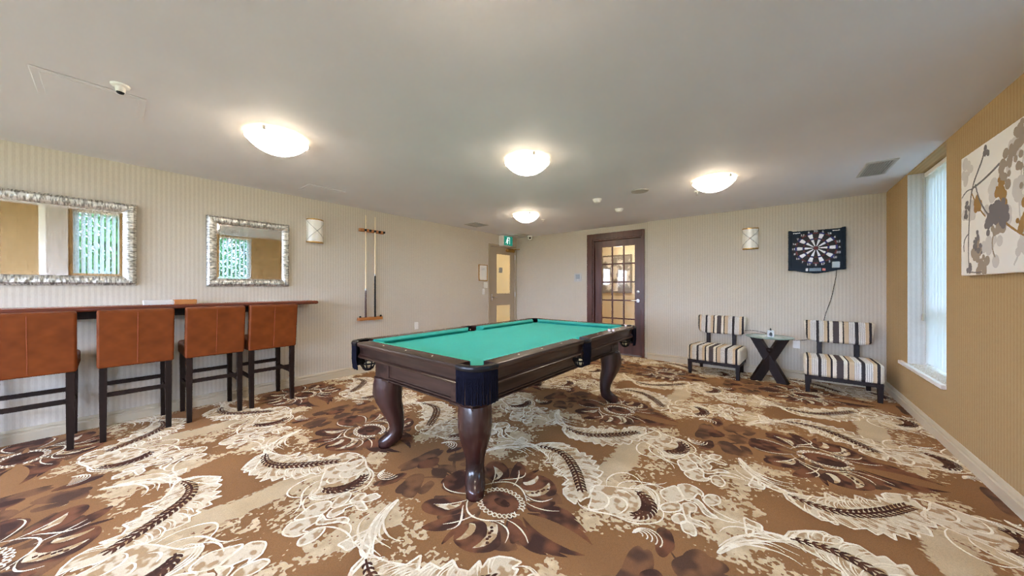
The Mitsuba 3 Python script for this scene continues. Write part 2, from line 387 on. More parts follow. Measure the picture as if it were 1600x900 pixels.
def carpet_tile():
    names = ('umber', 'rust', 'cream', 'line', 'dark')
    hf = {k: [] for k in names}
    r = np.random.default_rng(4)
    # acanthus feather and its curl
    body = Polygon(TRACED['body'][0]).buffer(0).buffer(.006).buffer(-.009).buffer(.003)
    curl = closed(TRACED['curl'][0])
    hf['cream'] += [body, curl]
    hf['line'] += [ring(body, .011), ring(curl, .010)]
    s1 = [(-.20, .70), (-.12, .725), (-.03, .73), (.07, .695), (.15, .63), (.235, .54), (.31, .44), (.355, .385)]
    hf['dark'] += herring(s1, lambda s: .15 + .85 * math.sin(math.pi * min(1, s * .72 + .06)))
    q = spline(s1, 60)
    for k in range(3, 58, 4):
        d = q[min(k + 1, 59)] - q[k - 1]
        d /= np.linalg.norm(d)
        for sg in (1, -1):
            nn = sg * np.array([-d[1], d[0]])
            l = .09 + .05 * r.random()
            a = q[k] + nn * .03
            v = stroke([a, a + nn * l * .5 + d * .012, a + nn * l + d * (.05 + .03 * r.random())], taper(.0085), 7)
            hf['line'].append(v.intersection(body))
            a = q[k] + nn * .05 + d * .015
            hf['line'].append(stroke([a, a + nn * l * .4 + d * .02, a + nn * l * .6 + d * .05], taper(.005), 6).intersection(body))
    s3 = [(.60, .60), (.655, .585), (.70, .53), (.715, .47), (.70, .41), (.65, .365)]
    hf['dark'] += herring(s3, lambda s: .35 + .9 * math.sin(math.pi * s ** .9), .026)
    hf['dark'].append(stroke(s3, lambda s: .034 * math.sin(math.pi * min(max(s, .04), .96)), 24))
    for k in ('cst', 'bst'):
        hf['line'] += [stroke(p, taper(.0115), 24) for p in TRACED[k]]
    for o in (.025, .045):
        hf['line'].append(stroke([(p[0] - o * .6, p[1] - o * .5) for p in TRACED['cst'][3]], taper(.008), 20))
    # damask leaves
    for p in TRACED['dam'] + TRACED['dam2'][:2] + TRACED['dam2'][3:]:
        g = closed(p)
        hf['cream'].append(g)
        hf['line'].append(ring(g, .010))
        c = np.array(g.centroid.coords[0])
        for t in range(3):
            e = np.array(p[(t * 2 + 1) % len(p)])
            hf['umber'].append(stroke([c * .75 + e * .25 + (c - e) * .3, c * .5 + e * .5, c * .15 + e * .85], taper(.006), 6))
    for p in TRACED['ust'][:3] + TRACED['ust'][4:]:
        hf['line'].append(stroke([(a, -b) for a, b in p], taper(.012), 24))
    hf['line'].append(stroke([(.93, .80), (.96, .74), (1.02, .70), (1.12, .68), (1.22, .70)], taper(.012), 20))
    # small shell
    for k in range(5):
        a = np.linspace(-.1, 1.05, 9) * math.pi
        hf['line'].append(stroke(np.stack([.735 + (.018 + .013 * k) * np.cos(a) + .010 * k, .255 + (.018 + .013 * k) * np.sin(a)], 1), .0065, 12))
    # flower: broad back petals, then the traced ones
    for a, l, w, bd in ((14, .38, .12, .25), (36, .36, .15, .3), (118, .35, .15, -.28), (146, .37, .16, -.25), (172, .37, .14, -.1)):
        a = math.radians(a)
        hf['umber'].append(leaf((.12 * math.cos(a), .08 * math.sin(a)), (l * 1.06 * math.cos(a), l * math.sin(a)), w, bd, 1.5, 14))
    for p in TRACED['rust']:
        hf['rust'].append(closed(p))
    for k, (t, w) in enumerate((((.58, .04), .05), ((.52, .10), .05), ((.44, .15), .05))):
        hf['rust'].append(leaf((.20, .02 + .03 * k), t, w, .15, 1.1))
    for p in TRACED['cream']:
        hf['cream'].append(closed(p))
    for p in TRACED['stroke']:
        hf['line'].append(stroke(p, taper(.011), 16))
    hf['line'] += [stroke(p, taper(.009), 12) for p in ([(-.16, .05), (-.24, .10), (-.33, .12), (-.39, .09)], [(-.14, .09), (-.2, .2), (-.27, .26)], [(.14, .09), (.25, .10), (.33, .15)], [(-.02, .17), (-.05, .26), (-.1, .33)], [(.1, .14), (.2, .15), (.24, .22)])]
    for j in range(6):
        t = j / 5
        hf['dark'].append(Point(.118 + .045 * t + .008 * (j % 2), .185 + .09 * t).buffer(.0095, quad_segs=2))
    a = np.linspace(.1, math.pi - .1, 60)
    for ph in (0, math.pi):
        rr = 1 + .14 * np.sin(a * 14 + ph)
        hf['line'].append(stroke(np.stack([.02 + .135 * rr * np.cos(a), .105 * rr * np.sin(a) + .004], 1), .0075, 90))
    # palmette of dark leaves
    for j, p in enumerate(TRACED['branch']):
        hf['rust' if j % 3 == 2 else 'umber'].append(closed(p))
    hf['umber'] += [stroke(p, taper(.016), 14) for p in ([(-.33, .01), (-.45, .06), (-.58, .17), (-.68, .27)], [(-.40, .02), (-.5, .09), (-.56, .17), (-.52, .25)], [(-.36, .0), (-.52, .02), (-.68, .03)])]
    P = {}
    for k in names:
        g = unary_union([x.buffer(0) for x in hf[k]])
        P[k] = unary_union([g, affinity.scale(g, 1, -1, origin=(0, 0))])
    P['rust'] = unary_union([P['rust'], affinity.scale(Point(.02, 0).buffer(1, quad_segs=10), .125, .092)])
    P['dark'] = unary_union([P['dark'], affinity.scale(Point(.03, 0).buffer(1), .055, .03)])
    return {k: g.simplify(.0012) for k, g in P.items()}


def tri2(geom):
    V, F, o = [], [], 0
    for g in (getattr(geom, 'geoms', [geom])):
        if g.geom_type != 'Polygon' or g.area < 2e-6:
            continue
        v, f = trimesh.creation.triangulate_polygon(g, engine='earcut')
        V.append(v)
        F.append(f + o)
        o += len(v)
    return (np.vstack(V), np.vstack(F)) if V else (np.zeros((0, 2)), np.zeros((0, 3), int))


room = unary_union([sbox(XL + .02, YF + .02, XSTEP, YB - .02), sbox(XSTEP, YF + .02, XR - .02, YB2 - .02)])
struct('floor', trimesh.creation.box(bounds=[[XL - .3, YF - .3, -.15], [XR + .3, YB + .3, 0]]), BASE, False, label='wall to wall carpet with brown and cream scroll print')
tile = carpet_tile()
for li, (k, nm, b) in enumerate((('umber', 'brown_leaves', UMBER), ('rust', 'rust_flowers', RUST), ('cream', 'cream_leaves', CREAM), ('line', 'pale_outlines', LINE), ('dark', 'dark_sprigs', DARK))):
    v0, f0 = tri2(tile[k])
    V, F, o = [], [], 0
    for i in range(-3, 3):
        for j in range(-3, 4):
            dx, dy = FX + i * TX, FY + j * TY
            bb = tile[k].bounds
            b4 = sbox(bb[0] + dx, bb[1] + dy, bb[2] + dx, bb[3] + dy)
            if not b4.intersects(room):
                continue
            if room.contains(b4):
                v, f = v0 + [dx, dy], f0
            else:
                v, f = tri2(affinity.translate(tile[k], dx, dy).intersection(room))
            V.append(v)
            F.append(f + o)
            o += len(v)
    V, F = np.vstack(V), np.vstack(F)
    z = np.full(len(V), .0005 * (li + 1))
    v3 = np.column_stack([V, z])
    a, bb, c = v3[F[:, 0]], v3[F[:, 1]], v3[F[:, 2]]
    flip = np.cross(bb - a, c - a)[:, 2] < 0
    F[flip] = F[flip][:, ::-1]
    scene['floor__' + nm] = ply(trimesh.Trimesh(v3, F, process=False), b, False)
    labels['floor__' + nm] = {'kind': 'stuff', 'label': nm.replace('_', ' ') + ' of the carpet print'}

# ------------------------------------------------------------------ walls, ceiling
WT = .22


def wall(name, outline, holes, M, b, thick=WT, label=None):
    g = outline
    for h in holes:
        g = g.difference(h)
    m = extr(g, thick)
    m.apply_translation([0, 0, -thick])
    struct(name, mv(m, M), b, False, label)


DL = (5.16, 6.02, 2.17)                     # grey door opening in the left wall: y0 y1 top
DB = (-2.86, -1.90, 2.215)                  # glazed door opening in the back wall
WINS = [(4.205, 5.21), (1.42, 2.32), (-.44, .72), (-2.35, -1.2)]
SILL = .48
wall('wall_left', sbox(YF - .3, 0, YB + .3, H), [sbox(DL[0], -1, DL[1], DL[2])], on_left((XL, 0, 0)), WP, label='left wall papered in fine pale beige stripes')
wall('wall_back', sbox(XL - .3, 0, XSTEP, H), [sbox(DB[0], -1, DB[1], DB[2])], on_back((0, YB, 0)), WP, label='back wall around the glazed door, pale striped paper')
wall('wall_back_right', sbox(XSTEP, 0, XR + .3, H), [], on_back((0, YB2, 0)), WP, label='back wall behind the striped chairs, pale striped paper')
wall('wall_right', sbox(-YB - .3, 0, -YF + .3, H), [sbox(-b, SILL, -a, H - .012) for a, b in WINS], on_right((XR, 0, 0)), WP2, .30, label='right wall papered in tan stripes')
FWIN = [(-4.5, -2.3), (-1.8, .5)]
wall('wall_front', sbox(XL - .3, 0, XR + .3, H), [sbox(a, .3, b, 2.3) for a, b in FWIN], axes((-1, 0, 0), (0, 0, 1), (0, 1, 0), (XL + XR, YF, 0)) if False else axes((1, 0, 0), (0, 0, 1), (0, -1, 0), (0, YF, 0)), WP, label='wall behind the camera')
struct('ceiling', trimesh.creation.box(bounds=[[XL - .3, YF - .3, H], [XR + .32, YB + .3, H + .2]]), CEIL, False, label='flat painted ceiling')

BBH = .115
bbp = Polygon([(0, 0), (.018, 0), (.018, .068), (.011, .074), (.011, .088), (.016, .094), (.007, .112), (0, BBH)])


def baseboard(name, L, M):
    m = extr(bbp, L)
    struct(name, mv(m, M), TRIM, False, label='painted moulded baseboard, ' + name.split('_', 1)[1].replace('_', ' ') + ' wall')


baseboard('baseboard_left', DL[0] - .06 - YF, axes((1, 0, 0), (0, 0, 1), (0, -1, 0), (XL, DL[0] - .06, 0)))
baseboard('baseboard_back', DB[0] - .12 - XL, axes((0, -1, 0), (0, 0, 1), (-1, 0, 0), (DB[0] - .12, YB, 0)))
baseboard('baseboard_back_right', XR - XSTEP, axes((0, -1, 0), (0, 0, 1), (-1, 0, 0), (XR, YB2, 0)))
baseboard('baseboard_right', YB2 - YF, axes((-1, 0, 0), (0, 0, 1), (0, 1, 0), (XR, YF, 0)))

# ------------------------------------------------------------------ windows, blinds
for i, (a, b) in enumerate(WINS):
    n = f'window_{i + 1}'
    x0 = XR + .20
    fr = [bar((x0, a, SILL), (x0 + .05, a + .05, H - .012)), bar((x0, b - .05, SILL), (x0 + .05, b, H - .012)), bar((x0, a, SILL), (x0 + .05, b, SILL + .05)), bar((x0, a, H - .06), (x0 + .05, b, H - .012)), bar((x0, a, 1.02), (x0 + .05, b, 1.09))]
    struct(n, join(*fr), WHITE, 30, label='white framed window in the right wall')
    for z0, z1 in ((SILL + .05, 1.02), (1.09, H - .06)):
        k = f'{n}__pane' + ('' if z0 < 1 else '_001')
        q = trimesh.Trimesh([[x0 + .025, a + .05, z0], [x0 + .025, b - .05, z0], [x0 + .025, b - .05, z1], [x0 + .025, a + .05, z1]], [[0, 1, 2], [0, 2, 3]], process=False)
        scene[k] = ply(q, 'pane_glass', False)
    struct(n + '__sill', bar((XR - .03, a - (.0 if i == 0 else .04), SILL - .035), (XR + .2, b + (.19 if i == 0 else .04), SILL), .006), SILLM)
    t = .006
    struct(n + '__reveal', join(bar((XR + .001, b - t, SILL), (XR + .2, b, H - .012), .001), bar((XR + .001, a, SILL), (XR + .2, a + t, H - .012), .001)), REVEAL, False)
    K = Kit()
    xs = XR + .13
    K.add('headrail', bar((xs - .02, a + .01, H - .06), (xs + .02, b - .01, H - .018)), STEEL if False else WHITE)
    ns = int(round((b - a - .02) / .078))
    ang = math.radians(-14 if i == 0 else 52)
    for k in range(ns):
        yc = a + .045 + (b - a - .09) * k / (ns - 1)
        w = .0445
        tt = np.linspace(-1, 1, 5)
        cx = .006 * (1 - tt ** 2)
        px = xs + np.sin(ang) * tt * w + cx * np.cos(ang)
        py = yc + np.cos(ang) * tt * w - cx * np.sin(ang)
        z0, z1 = SILL + .02, H - .065
        v = np.vstack([np.column_stack([px, py, 0 * px + z0]), np.column_stack([px, py, 0 * px + z1])])
        f = [[j, j + 1, j + 6] for j in range(4)] + [[j, j + 6, j + 5] for j in range(4)]
        K.add('slat', trimesh.Trimesh(v, f, process=False), 'slat_vinyl', True)
    if i == 0:
        K.add('wand', join(tube([(xs - .03, b - .02, H - .07), (xs - .03, b - .02, 1.0)], .003, 6), bar((xs - .037, b - .03, .925), (xs - .023, b - .01, 1.0), .003)), mat('wand_beige', (176, 160, 140), .5), 40, 'beige pull weight')
    K.place('vertical_blind', ['closed white vertical blind in the window beside the abstract canvas', 'half open white vertical blind seen in the small mirror', 'half open white vertical blind seen in the large mirror', 'half open white vertical blind at the far end of the right wall'][i], 'blind')
for i, (a, b) in enumerate(FWIN):
    n = f'window_{i + 5}'
    y0 = YF - .12
    fr = [bar((a, y0 - .05, .3), (a + .05, y0, 2.3)), bar((b - .05, y0 - .05, .3), (b, y0, 2.3)), bar((a, y0 - .05, .3), (b, y0, .35)), bar((a, y0 - .05, 2.25), (b, y0, 2.3)), bar(((a + b) / 2 - .03, y0 - .05, .3), ((a + b) / 2 + .03, y0, 2.3))]
    struct(n, join(*fr), WHITE, 30, label='window behind the camera')
    q = trimesh.Trimesh([[a, y0 - .02, .3], [b, y0 - .02, .3], [b, y0 - .02, 2.3], [a, y0 - .02, 2.3]], [[0, 1, 2], [0, 2, 3]], process=False)
    scene[n + '__pane'] = ply(q, 'front_glass', False)
struct('wall_column', bar((XR - .06, -.735, 0), (XR + .02, -.49, H), .002), REVEAL, label='shallow grey pilaster on the right wall')
struct('trim_1', bar((XR - .05, -.81, 0), (XR + .02, -.735, H), .002), WHITE, label='white vertical trim beside the pilaster')

# outside
struct('ground_outside', trimesh.creation.box(bounds=[[-30, -40, -.5], [40, 40, -.3]]), mat('lawn', (96, 104, 66), .9), False, label='lawn outside')

# ------------------------------------------------------------------ ceiling fittings
lamp = Kit()
lamp.add('ceiling_pan', lathe([(.002, 0), (.11, 0), (.11, -.012), (.10, -.026), (.002, -.028)], 40), mat('pan_white', (236, 232, 224), .4), 40)
RD, RZ, RB = .203, -.030, -.137          # glass bowl: rim radius, rim and bottom height
SR = (RD ** 2 + (RZ - RB) ** 2) / (2 * (RZ - RB))
SA = math.asin(RD / SR)
t_ = np.arange(48) * 2 * math.pi / 48
bowl = loft([np.column_stack([q * np.cos(t_), q * np.sin(t_), 0 * t_ + z]) for q, z in [(SR * math.sin(a), RB + SR * (1 - math.cos(a))) for a in np.linspace(SA, .02, 18)]], cap=False)
if (bowl.face_normals[:, 2] * bowl.area_faces).sum() > 0:
    bowl.invert()
lamp.add('glass_dome', bowl, FROST, 40, emitter={'type': 'area', 'radiance': {'type': 'rgb', 'value': list(LAMP)}})
a_ = np.linspace(0, 2 * math.pi, 41)
lamp.add('bulb', tube(np.column_stack([.145 * np.cos(a_), .145 * np.sin(a_), 0 * a_ - .016]), .009, 8), FROST, 40, emitter={'type': 'area', 'radiance': {'type': 'rgb', 'value': list(BULB)}})
lamp.add('rim_ring', lathe([(.06, RZ + .004), (RD, RZ + .004), (RD + .005, RZ + .002), (RD + .004, RZ - .003), (RD - .001, RZ), (.06, RZ + .001)], 48), FROST, 40)
for k in range(3):
    a = 2 * math.pi * k / 3 - .66
    lamp.add('clip', join(cham((.018, .018, .03), .003, (.209 * math.cos(a), .209 * math.sin(a), -.024)), tube([(.10 * math.cos(a), .10 * math.sin(a), -.01), (.205 * math.cos(a), .205 * math.sin(a), -.012)], .004, 6)), STEEL)
for (x, y), lb in (((-3.03, .83), 'lit frosted dome ceiling lamp above the mirrors and stools, the largest in view'), ((-1.78, 2.42), 'lit frosted dome ceiling lamp above the pool table'), ((-.53, 4.13), 'lit frosted dome ceiling lamp nearest the dartboard and window'),
                   ((-3.11, 4.20), 'lit frosted dome ceiling lamp nearest the exit sign, smallest in view'), ((-.72, .70), 'frosted dome ceiling lamp above the camera, at the top edge'), ((-3.03, -2.4), 'frosted dome ceiling lamp behind the camera, left'), ((-.6, -2.4), 'frosted dome ceiling lamp behind the camera, right')):
    lamp.place('ceiling_lamp', lb, 'ceiling lamp', (x, y, H))


def grille(name, label, x0, x1, y0, y1, n, along, b1, b2):
    K = Kit()
    t = .022
    K.add('frame', join(bar((x0, y0, H - .01), (x1, y0 + t, H)), bar((x0, y1 - t, H - .01), (x1, y1, H)), bar((x0, y0 + t, H - .01), (x0 + t, y1 - t, H)), bar((x1 - t, y0 + t, H - .01), (x1, y1 - t, H))), b1)
    K.add('backing', bar((x0 + t, y0 + t, H - .002), (x1 - t, y1 - t, H), .0005), b2)
    for k in range(n):
        s = (k + .5) / n
        if along == 'x':
            y = y0 + t + (y1 - y0 - 2 * t) * s
            m = bar((x0 + t, y - .004, H - .011), (x1 - t, y + .004, H - .003), .001)
        else:
            x = x0 + t + (x1 - x0 - 2 * t) * s
            m = bar((x - .004, y0 + t, H - .011), (x + .004, y1 - t, H - .003), .001)
        K.add('slat', m, b1)
    K.place(name, label, 'vent')


GRILLE = mat('grille_grey', (176, 172, 166), .5)
DUCT = mat('duct_grey', (112, 106, 100), .7)
grille('ceiling_vent', 'square ceiling vent grille above the left wall near the exit sign', -4.50, -4.18, 4.14, 4.47, 9, 'x', GRILLE, DUCT)
grille('ceiling_vent', 'long grey ceiling vent near the window and dartboard', .66, .87, 4.50, 5.02, 9, 'y', GRILLE, DUCT)
grille('ceiling_vent', 'small ceiling vent in the corner beside the security camera', -4.55, -4.25, 5.62, 5.88, 8, 'x', GRILLE, DUCT)
one('access_panel', join(bar((-4.46, 1.42, H - .008), (-4.10, 1.83, H), .003), bar((-4.43, 1.45, H - .011), (-4.13, 1.80, H - .006), .002)), CEIL, 'flush square access panel in the ceiling above the small mirror', 'access panel')
one('access_panel', join(bar((-3.47, -.27, H - .007), (-3.06, .15, H), .003), bar((-3.44, -.24, H - .010), (-3.09, .12, H - .005), .002)), CEIL, 'flush square access panel in the ceiling beside the leftmost sprinkler', 'access panel')


def sprinkler(x, y, label):
    K = Kit()
    K.add('escutcheon', lathe([(.002, 0), (.038, 0), (.036, -.006), (.02, -.012), (.002, -.012)], 24), WHITE)
    K.add('head', join(lathe([(.002, -.012), (.009, -.012), (.009, -.03), (.002, -.03)], 12), lathe([(.002, -.048), (.016, -.048), (.016, -.051), (.002, -.051)], 16), tube([(.008, 0, -.03), (.010, 0, -.04), (.003, 0, -.048)], .002, 5), tube([(-.008, 0, -.03), (-.010, 0, -.04), (-.003, 0, -.048)], .002, 5)), STEEL)
    K.place('fire_sprinkler', label, 'sprinkler', (x, y, H))


sprinkler(-3.12, 4.70, 'small ceiling sprinkler beside the farthest dome lamp')
sprinkler(-.75, 4.52, 'small ceiling sprinkler in front of the dome lamp by the dartboard')
K = Kit()
K.add('base', lathe([(.002, 0), (.040, 0), (.037, -.009), (.024, -.013), (.002, -.013)], 28), WHITE)
K.add('body', lathe([(.002, -.013), (.021, -.013), (.019, -.042), (.002, -.042)], 24), WHITE)
K.add('lens', lathe([(.002, -.042), (.017, -.042), (.012, -.050), (.002, -.052)], 20), BLACK)
K.place('fire_sprinkler', 'white ceiling sprinkler with round plate and dark tip above the large mirror', 'sprinkler', (-2.965, .042, H))
sm = Kit()
sm.add('base', lathe([(.002, 0), (.06, 0), (.058, -.015), (.002, -.015)], 28), WHITE)
sm.add('cover', lathe([(.002, -.015), (.052, -.015), (.04, -.04), (.022, -.046), (.002, -.047)], 28), WHITE)
sm.place('smoke_detector', 'white round smoke detector nearest the pool table lamp', 'smoke detector', (-1.854, 4.09, H))
sm.place('smoke_detector', 'white round smoke detector in front of the glazed door', 'smoke detector', (-1.827, 4.80, H))
K = Kit()
K.add('rim', lathe([(.07, 0), (.1, 0), (.098, -.008), (.085, -.011), (.07, -.006)], 32), GRILLE)
K.add('grille', lathe([(.002, 0), (.07, 0), (.07, -.005), (.002, -.006)], 24), DUCT)
K.place('ceiling_speaker', 'round grey flush speaker in the ceiling above the back wall', 'speaker', (-1.29, 4.06, H))
K = Kit()
K.add('base', lathe([(.002, 0), (.055, 0), (.055, -.03), (.002, -.03)], 24), WHITE)
K.add('dome', mv(trimesh.creation.icosphere(2, .05), T4 if False else axes((1, 0, 0), (0, 1, 0), (0, 0, 1), (0, 0, -.05))), WHITE, 60)
K.add('lens', mv(trimesh.creation.icosphere(2, .022), axes((1, 0, 0), (0, 1, 0), (0, 0, 1), (.022, -.034, -.058))), BLACK, 60)
K.place('security_camera', 'white dome security camera in the far corner above the grey door', 'camera', (-4.32, 5.98, H))

# ------------------------------------------------------------------ pool table
PX0, PX1, PY0, PY1, PZ = -2.645, -1.19, 1.185, 3.72, .845
pt = Kit()
CX, CY = (PX0 + PX1) / 2, (PY0 + PY1) / 2
HW, HL = (PX1 - PX0) / 2, (PY1 - PY0) / 2
CUT, SP = .165, .062      # corner cut, half gap of the side pocket
bed = sbox(-HW + .09, -HL + .09, HW - .09, HL - .09)
for sx in (-1, 1):
    for sy in (-1, 1):
        bed = bed.difference(Point(sx * (HW - .115), sy * (HL - .115)).buffer(.062))
    bed = bed.difference(Point(sx * (HW - .085), 0).buffer(.058))
b = extr(bed, .04)
b.apply_translation([0, 0, PZ - .042 - .04])
pt.add('cloth_bed', b, BAIZE, False, 'green cloth playing surface')


def prism(profile, L, ends):
    """profile (w, z) along x from 0 to L, each profile point's ends pulled in by ends(w)"""
    n = len(profile)
    a = np.array([[ends(w), w, z] for w, z in profile])
    c = np.array([[L - ends(w), w, z] for w, z in profile])
    return loft([a, c])


railp = [(.040, PZ - .118), (.012, PZ - .115), (.010, PZ - .106), (.016, PZ - .100), (.030, PZ - .096), (.022, PZ - .034), (.004, PZ - .026), (0, PZ - .012), (.004, PZ - .003), (.012, PZ), (.106, PZ), (.110, PZ - .004), (.110, PZ - .06), (.06, PZ - .118)]
cushp = [(.110, PZ - .001), (.155, PZ - .007), (.174, PZ - .013), (.177, PZ - .019), (.150, PZ - .042), (.110, PZ - .042)]


def rail(L, M, wood):
    k = pt.add('rail', mv(prism(railp, L, lambda w: 0.0), M), wood, 35, 'dark wood rail')
    pt.add(k + '__cushion', mv(prism(cushp, L, lambda w: max(0, (w - .110)) * 1.0 - .004), M), BAIZE, 35, 'green cloth cushion')
    for q in (.25, .5, .75):
        pt.add(k + '__sight', mv(lathe([(.001, 0), (.006, 0), (.006, .0012), (.001, .0013)], 10), M @ axes((1, 0, 0), (0, 1, 0), (0, 0, 1), (L * q, .06, PZ - .0005))), IVORY)


LE, LS = 2 * HW - 2 * CUT, HL - CUT - SP
rail(LE, axes((1, 0, 0), (0, 1, 0), (0, 0, 1), (-HW + CUT, -HL, 0)), RAILX)
rail(LE, axes((-1, 0, 0), (0, -1, 0), (0, 0, 1), (HW - CUT, HL, 0)), RAILX)
for y0 in (-HL + CUT, SP):
    rail(LS, axes((0, -1, 0), (1, 0, 0), (0, 0, 1), (-HW, y0 + LS, 0)), RAILW)
    rail(LS, axes((0, 1, 0), (-1, 0, 0), (0, 0, 1), (HW, y0, 0)), RAILW)


def pocket(cx, cy, ang, corner):
    """leather lip, fringe and basket; ang = outward direction"""
    d = np.array([math.cos(ang), math.sin(ang)])
    if corner:
        sx, sy = np.sign(d)
        # rounded path from one rail end to the other through the corner
        e0, e1 = np.array([cx - sx * (CUT - .004), cy]), np.array([cx, cy - sy * (CUT - .004)])
        k = .118
        p = [e0]
        c0 = np.array([cx - sx * k, cy - sy * k])
        for t in np.linspace(0, 1, 13):
            a = math.pi / 2 * t
            p.append(c0 + k * np.array([sx * math.sin(a), sy * math.cos(a)]))
        p.append(e1)
        bc, drop = np.array([cx - sx * .115, cy - sy * .115]), .212
    else:
        sx = d[0]
        p = [np.array([cx - sx * .004, y]) for y in np.linspace(-SP, SP, 9)]
        p = [q + np.array([sx * .014 * (1 - (q[1] / SP) ** 2), 0]) for q in p]
        bc, drop = np.array([cx - sx * .07, cy]), .215
    p = np.array(p)
    dd = np.gradient(p, axis=0)
    dd /= np.linalg.norm(dd, axis=1, keepdims=True)
    nn = np.stack([dd[:, 1], -dd[:, 0]], 1)
    if (nn[len(nn) // 2] @ d) < 0:
        nn = -nn
    rings = []
    prof = [(-.045, -.004), (-.02, .002), (.0, 0), (.006, -.008), (.006, -.022), (-.002, -.034), (-.012, -.034), (-.03, -.03)]
    for i in range(len(p)):
        rings.append(np.array([[*(p[i] + nn[i] * a), PZ + z] for a, z in prof]))
    lip = loft(rings)
    lip.fix_normals()
    pk = pt.add('pocket_lip', lip, LEATHERB, 40, 'black leather pocket lip')
    # fringe strands
    L = np.r_[0, np.cumsum(np.linalg.norm(np.diff(p, axis=0), axis=1))]
    s = np.arange(.004, L[-1], .0075)
    q = np.stack([np.interp(s, L, p[:, 0]), np.interp(s, L, p[:, 1])], 1)
    st = []
    for i, c in enumerate(q):
        r_ = .0042
        j = rng.normal(0, .0012, 2)
        dz = drop * (.97 + .03 * rng.random())
        pth = [(*c, PZ - .03), (*(c + j), PZ - .03 - dz * .5), (*(c + 2 * j - d * .01), PZ - dz)]
        st.append(tube(pth, r_, 5))
    band = loft([np.array([[*(p[i] + nn[i] * a), PZ + z] for a, z in ((-.006, -.03), (.002, -.03), (.003, -.062), (-.006, -.062))]) for i in range(len(p))])
    band.fix_normals()
    pt.add('fringe', join(band, *st), FRINGE, 40, 'long dark yarn fringe')
    # leather basket under the pocket
    net = []
    for k in range(9):
        a = 2 * math.pi * k / 9
        net.append(tube([(r_ * math.cos(a), r_ * math.sin(a), PZ + z) for r_, z in ((.060, -.05), (.062, -.12), (.056, -.185), (.034, -.225), (.004, -.236))], .0055, 5))
    for r_, z in ((.060, -.055), (.062, -.115), (.057, -.18), (.036, -.222)):
        a = np.linspace(0, 2 * math.pi, 25)
        net.append(tube(np.column_stack([r_ * np.cos(a), r_ * np.sin(a), 0 * a + PZ + z]), .0065, 5))
    bm = join(*net, lathe([(.002, PZ - .243), (.024, PZ - .238), (.03, PZ - .23), (.002, PZ - .232)], 16))
    bm.apply_translation([*bc, 0])
    pt.add('pocket_basket', bm, LEATHERB, 40, 'dark leather net basket')


for sx in (-1, 1):
    for sy in (-1, 1):
        pocket(sx * HW, sy * HL, math.atan2(sy, sx), True)
    pocket(sx * HW, 0, 0 if sx > 0 else math.pi, False)
# apron with corner posts
AX, AY, AZ0, AZ1 = .540, 1.118, .553, PZ - .085


def panel(L, M, wood):
    m = bar((0, 0, AZ0 + .03), (L, .03, AZ1), .002)
    k = pt.add('apron_panel', mv(m, M), wood)
    pt.add(k + '__moulding', mv(join(bar((0, -.012, AZ0), (L, .02, AZ0 + .014), .004), bar((0, -.007, AZ0 + .014), (L, .02, AZ0 + .032), .004)), M), wood)


panel(2 * AX, axes((1, 0, 0), (0, 1, 0), (0, 0, 1), (-AX, -AY, 0)), RAILX)
panel(2 * AX, axes((-1, 0, 0), (0, -1, 0), (0, 0, 1), (AX, AY, 0)), RAILX)
panel(2 * AY, axes((0, 1, 0), (-1, 0, 0), (0, 0, 1), (AX, -AY, 0)), RAILW)
panel(2 * AY, axes((0, -1, 0), (1, 0, 0), (0, 0, 1), (-AX, AY, 0)), RAILW)
for sx in (-1, 1):
    for sy in (-1, 1):
        o = np.array([sx * (AX + .008), sy * (AY + .008)])
        m = bar((o[0], o[1], AZ0 + .004), (o[0] - sx * .19, o[1] - sy * .19, AZ1 - .01), .003)
        base = bar((o[0] + sx * .008, o[1] + sy * .008, AZ0 - .008), (o[0] - sx * .198, o[1] - sy * .198, AZ0 + .012), .004)
        pt.add('corner_post', join(m, base), RAILW)
# cabriole legs
zz = np.array([.56, .50, .43, .36, .30, .24, .19, .147, .11, .085, .06, .045, .02, .0])
fu = np.interp(zz, [0, .02, .05, .075, .106, .147, .19, .25, .327, .39, .43, .516, .56], [.10, .104, .108, .085, .034, .018, .028, .056, .104, .138, .147, .142, .13])
bu = np.interp(zz, [0, .03, .06, .096, .15, .22, .30, .388, .475, .56], [.0, -.045, -.075, -.086, -.092, -.094, -.086, -.070, -.086, -.09])
wd = np.interp(zz, [0, .045, .06, .10, .147, .20, .30, .38, .47, .56], [.105, .118, .122, .122, .113, .118, .165, .202, .212, .20])
t = np.arange(28) * 2 * math.pi / 28


def sq(a, e):
    return np.sign(a) * np.abs(a) ** e


for sx in (-1, 1):
    for sy in (-1, 1):
        d, nn = np.array([sx, sy]) / math.sqrt(2), np.array([-sy, sx]) / math.sqrt(2)
        c = np.array([sx * .47, sy * 1.028])
        rings = []
        for k in range(len(zz)):
            u = (fu[k] + bu[k]) / 2 + (fu[k] - bu[k]) / 2 * sq(np.cos(t), 1.12)
            s = wd[k] / 2 * sq(np.sin(t), 1.0)
            rings.append(np.column_stack([c[0] + d[0] * u + nn[0] * s, c[1] + d[1] * u + nn[1] * s, 0 * u + zz[k]]))
        m = loft(rings)
        m.fix_normals()
        pt.add('leg', m, LEGW, 50, 'glossy dark cabriole leg')
pt.place('pool_table', 'dark wood pool table with green cloth, fringed pockets and cabriole legs', 'pool table', (CX, CY, 0))

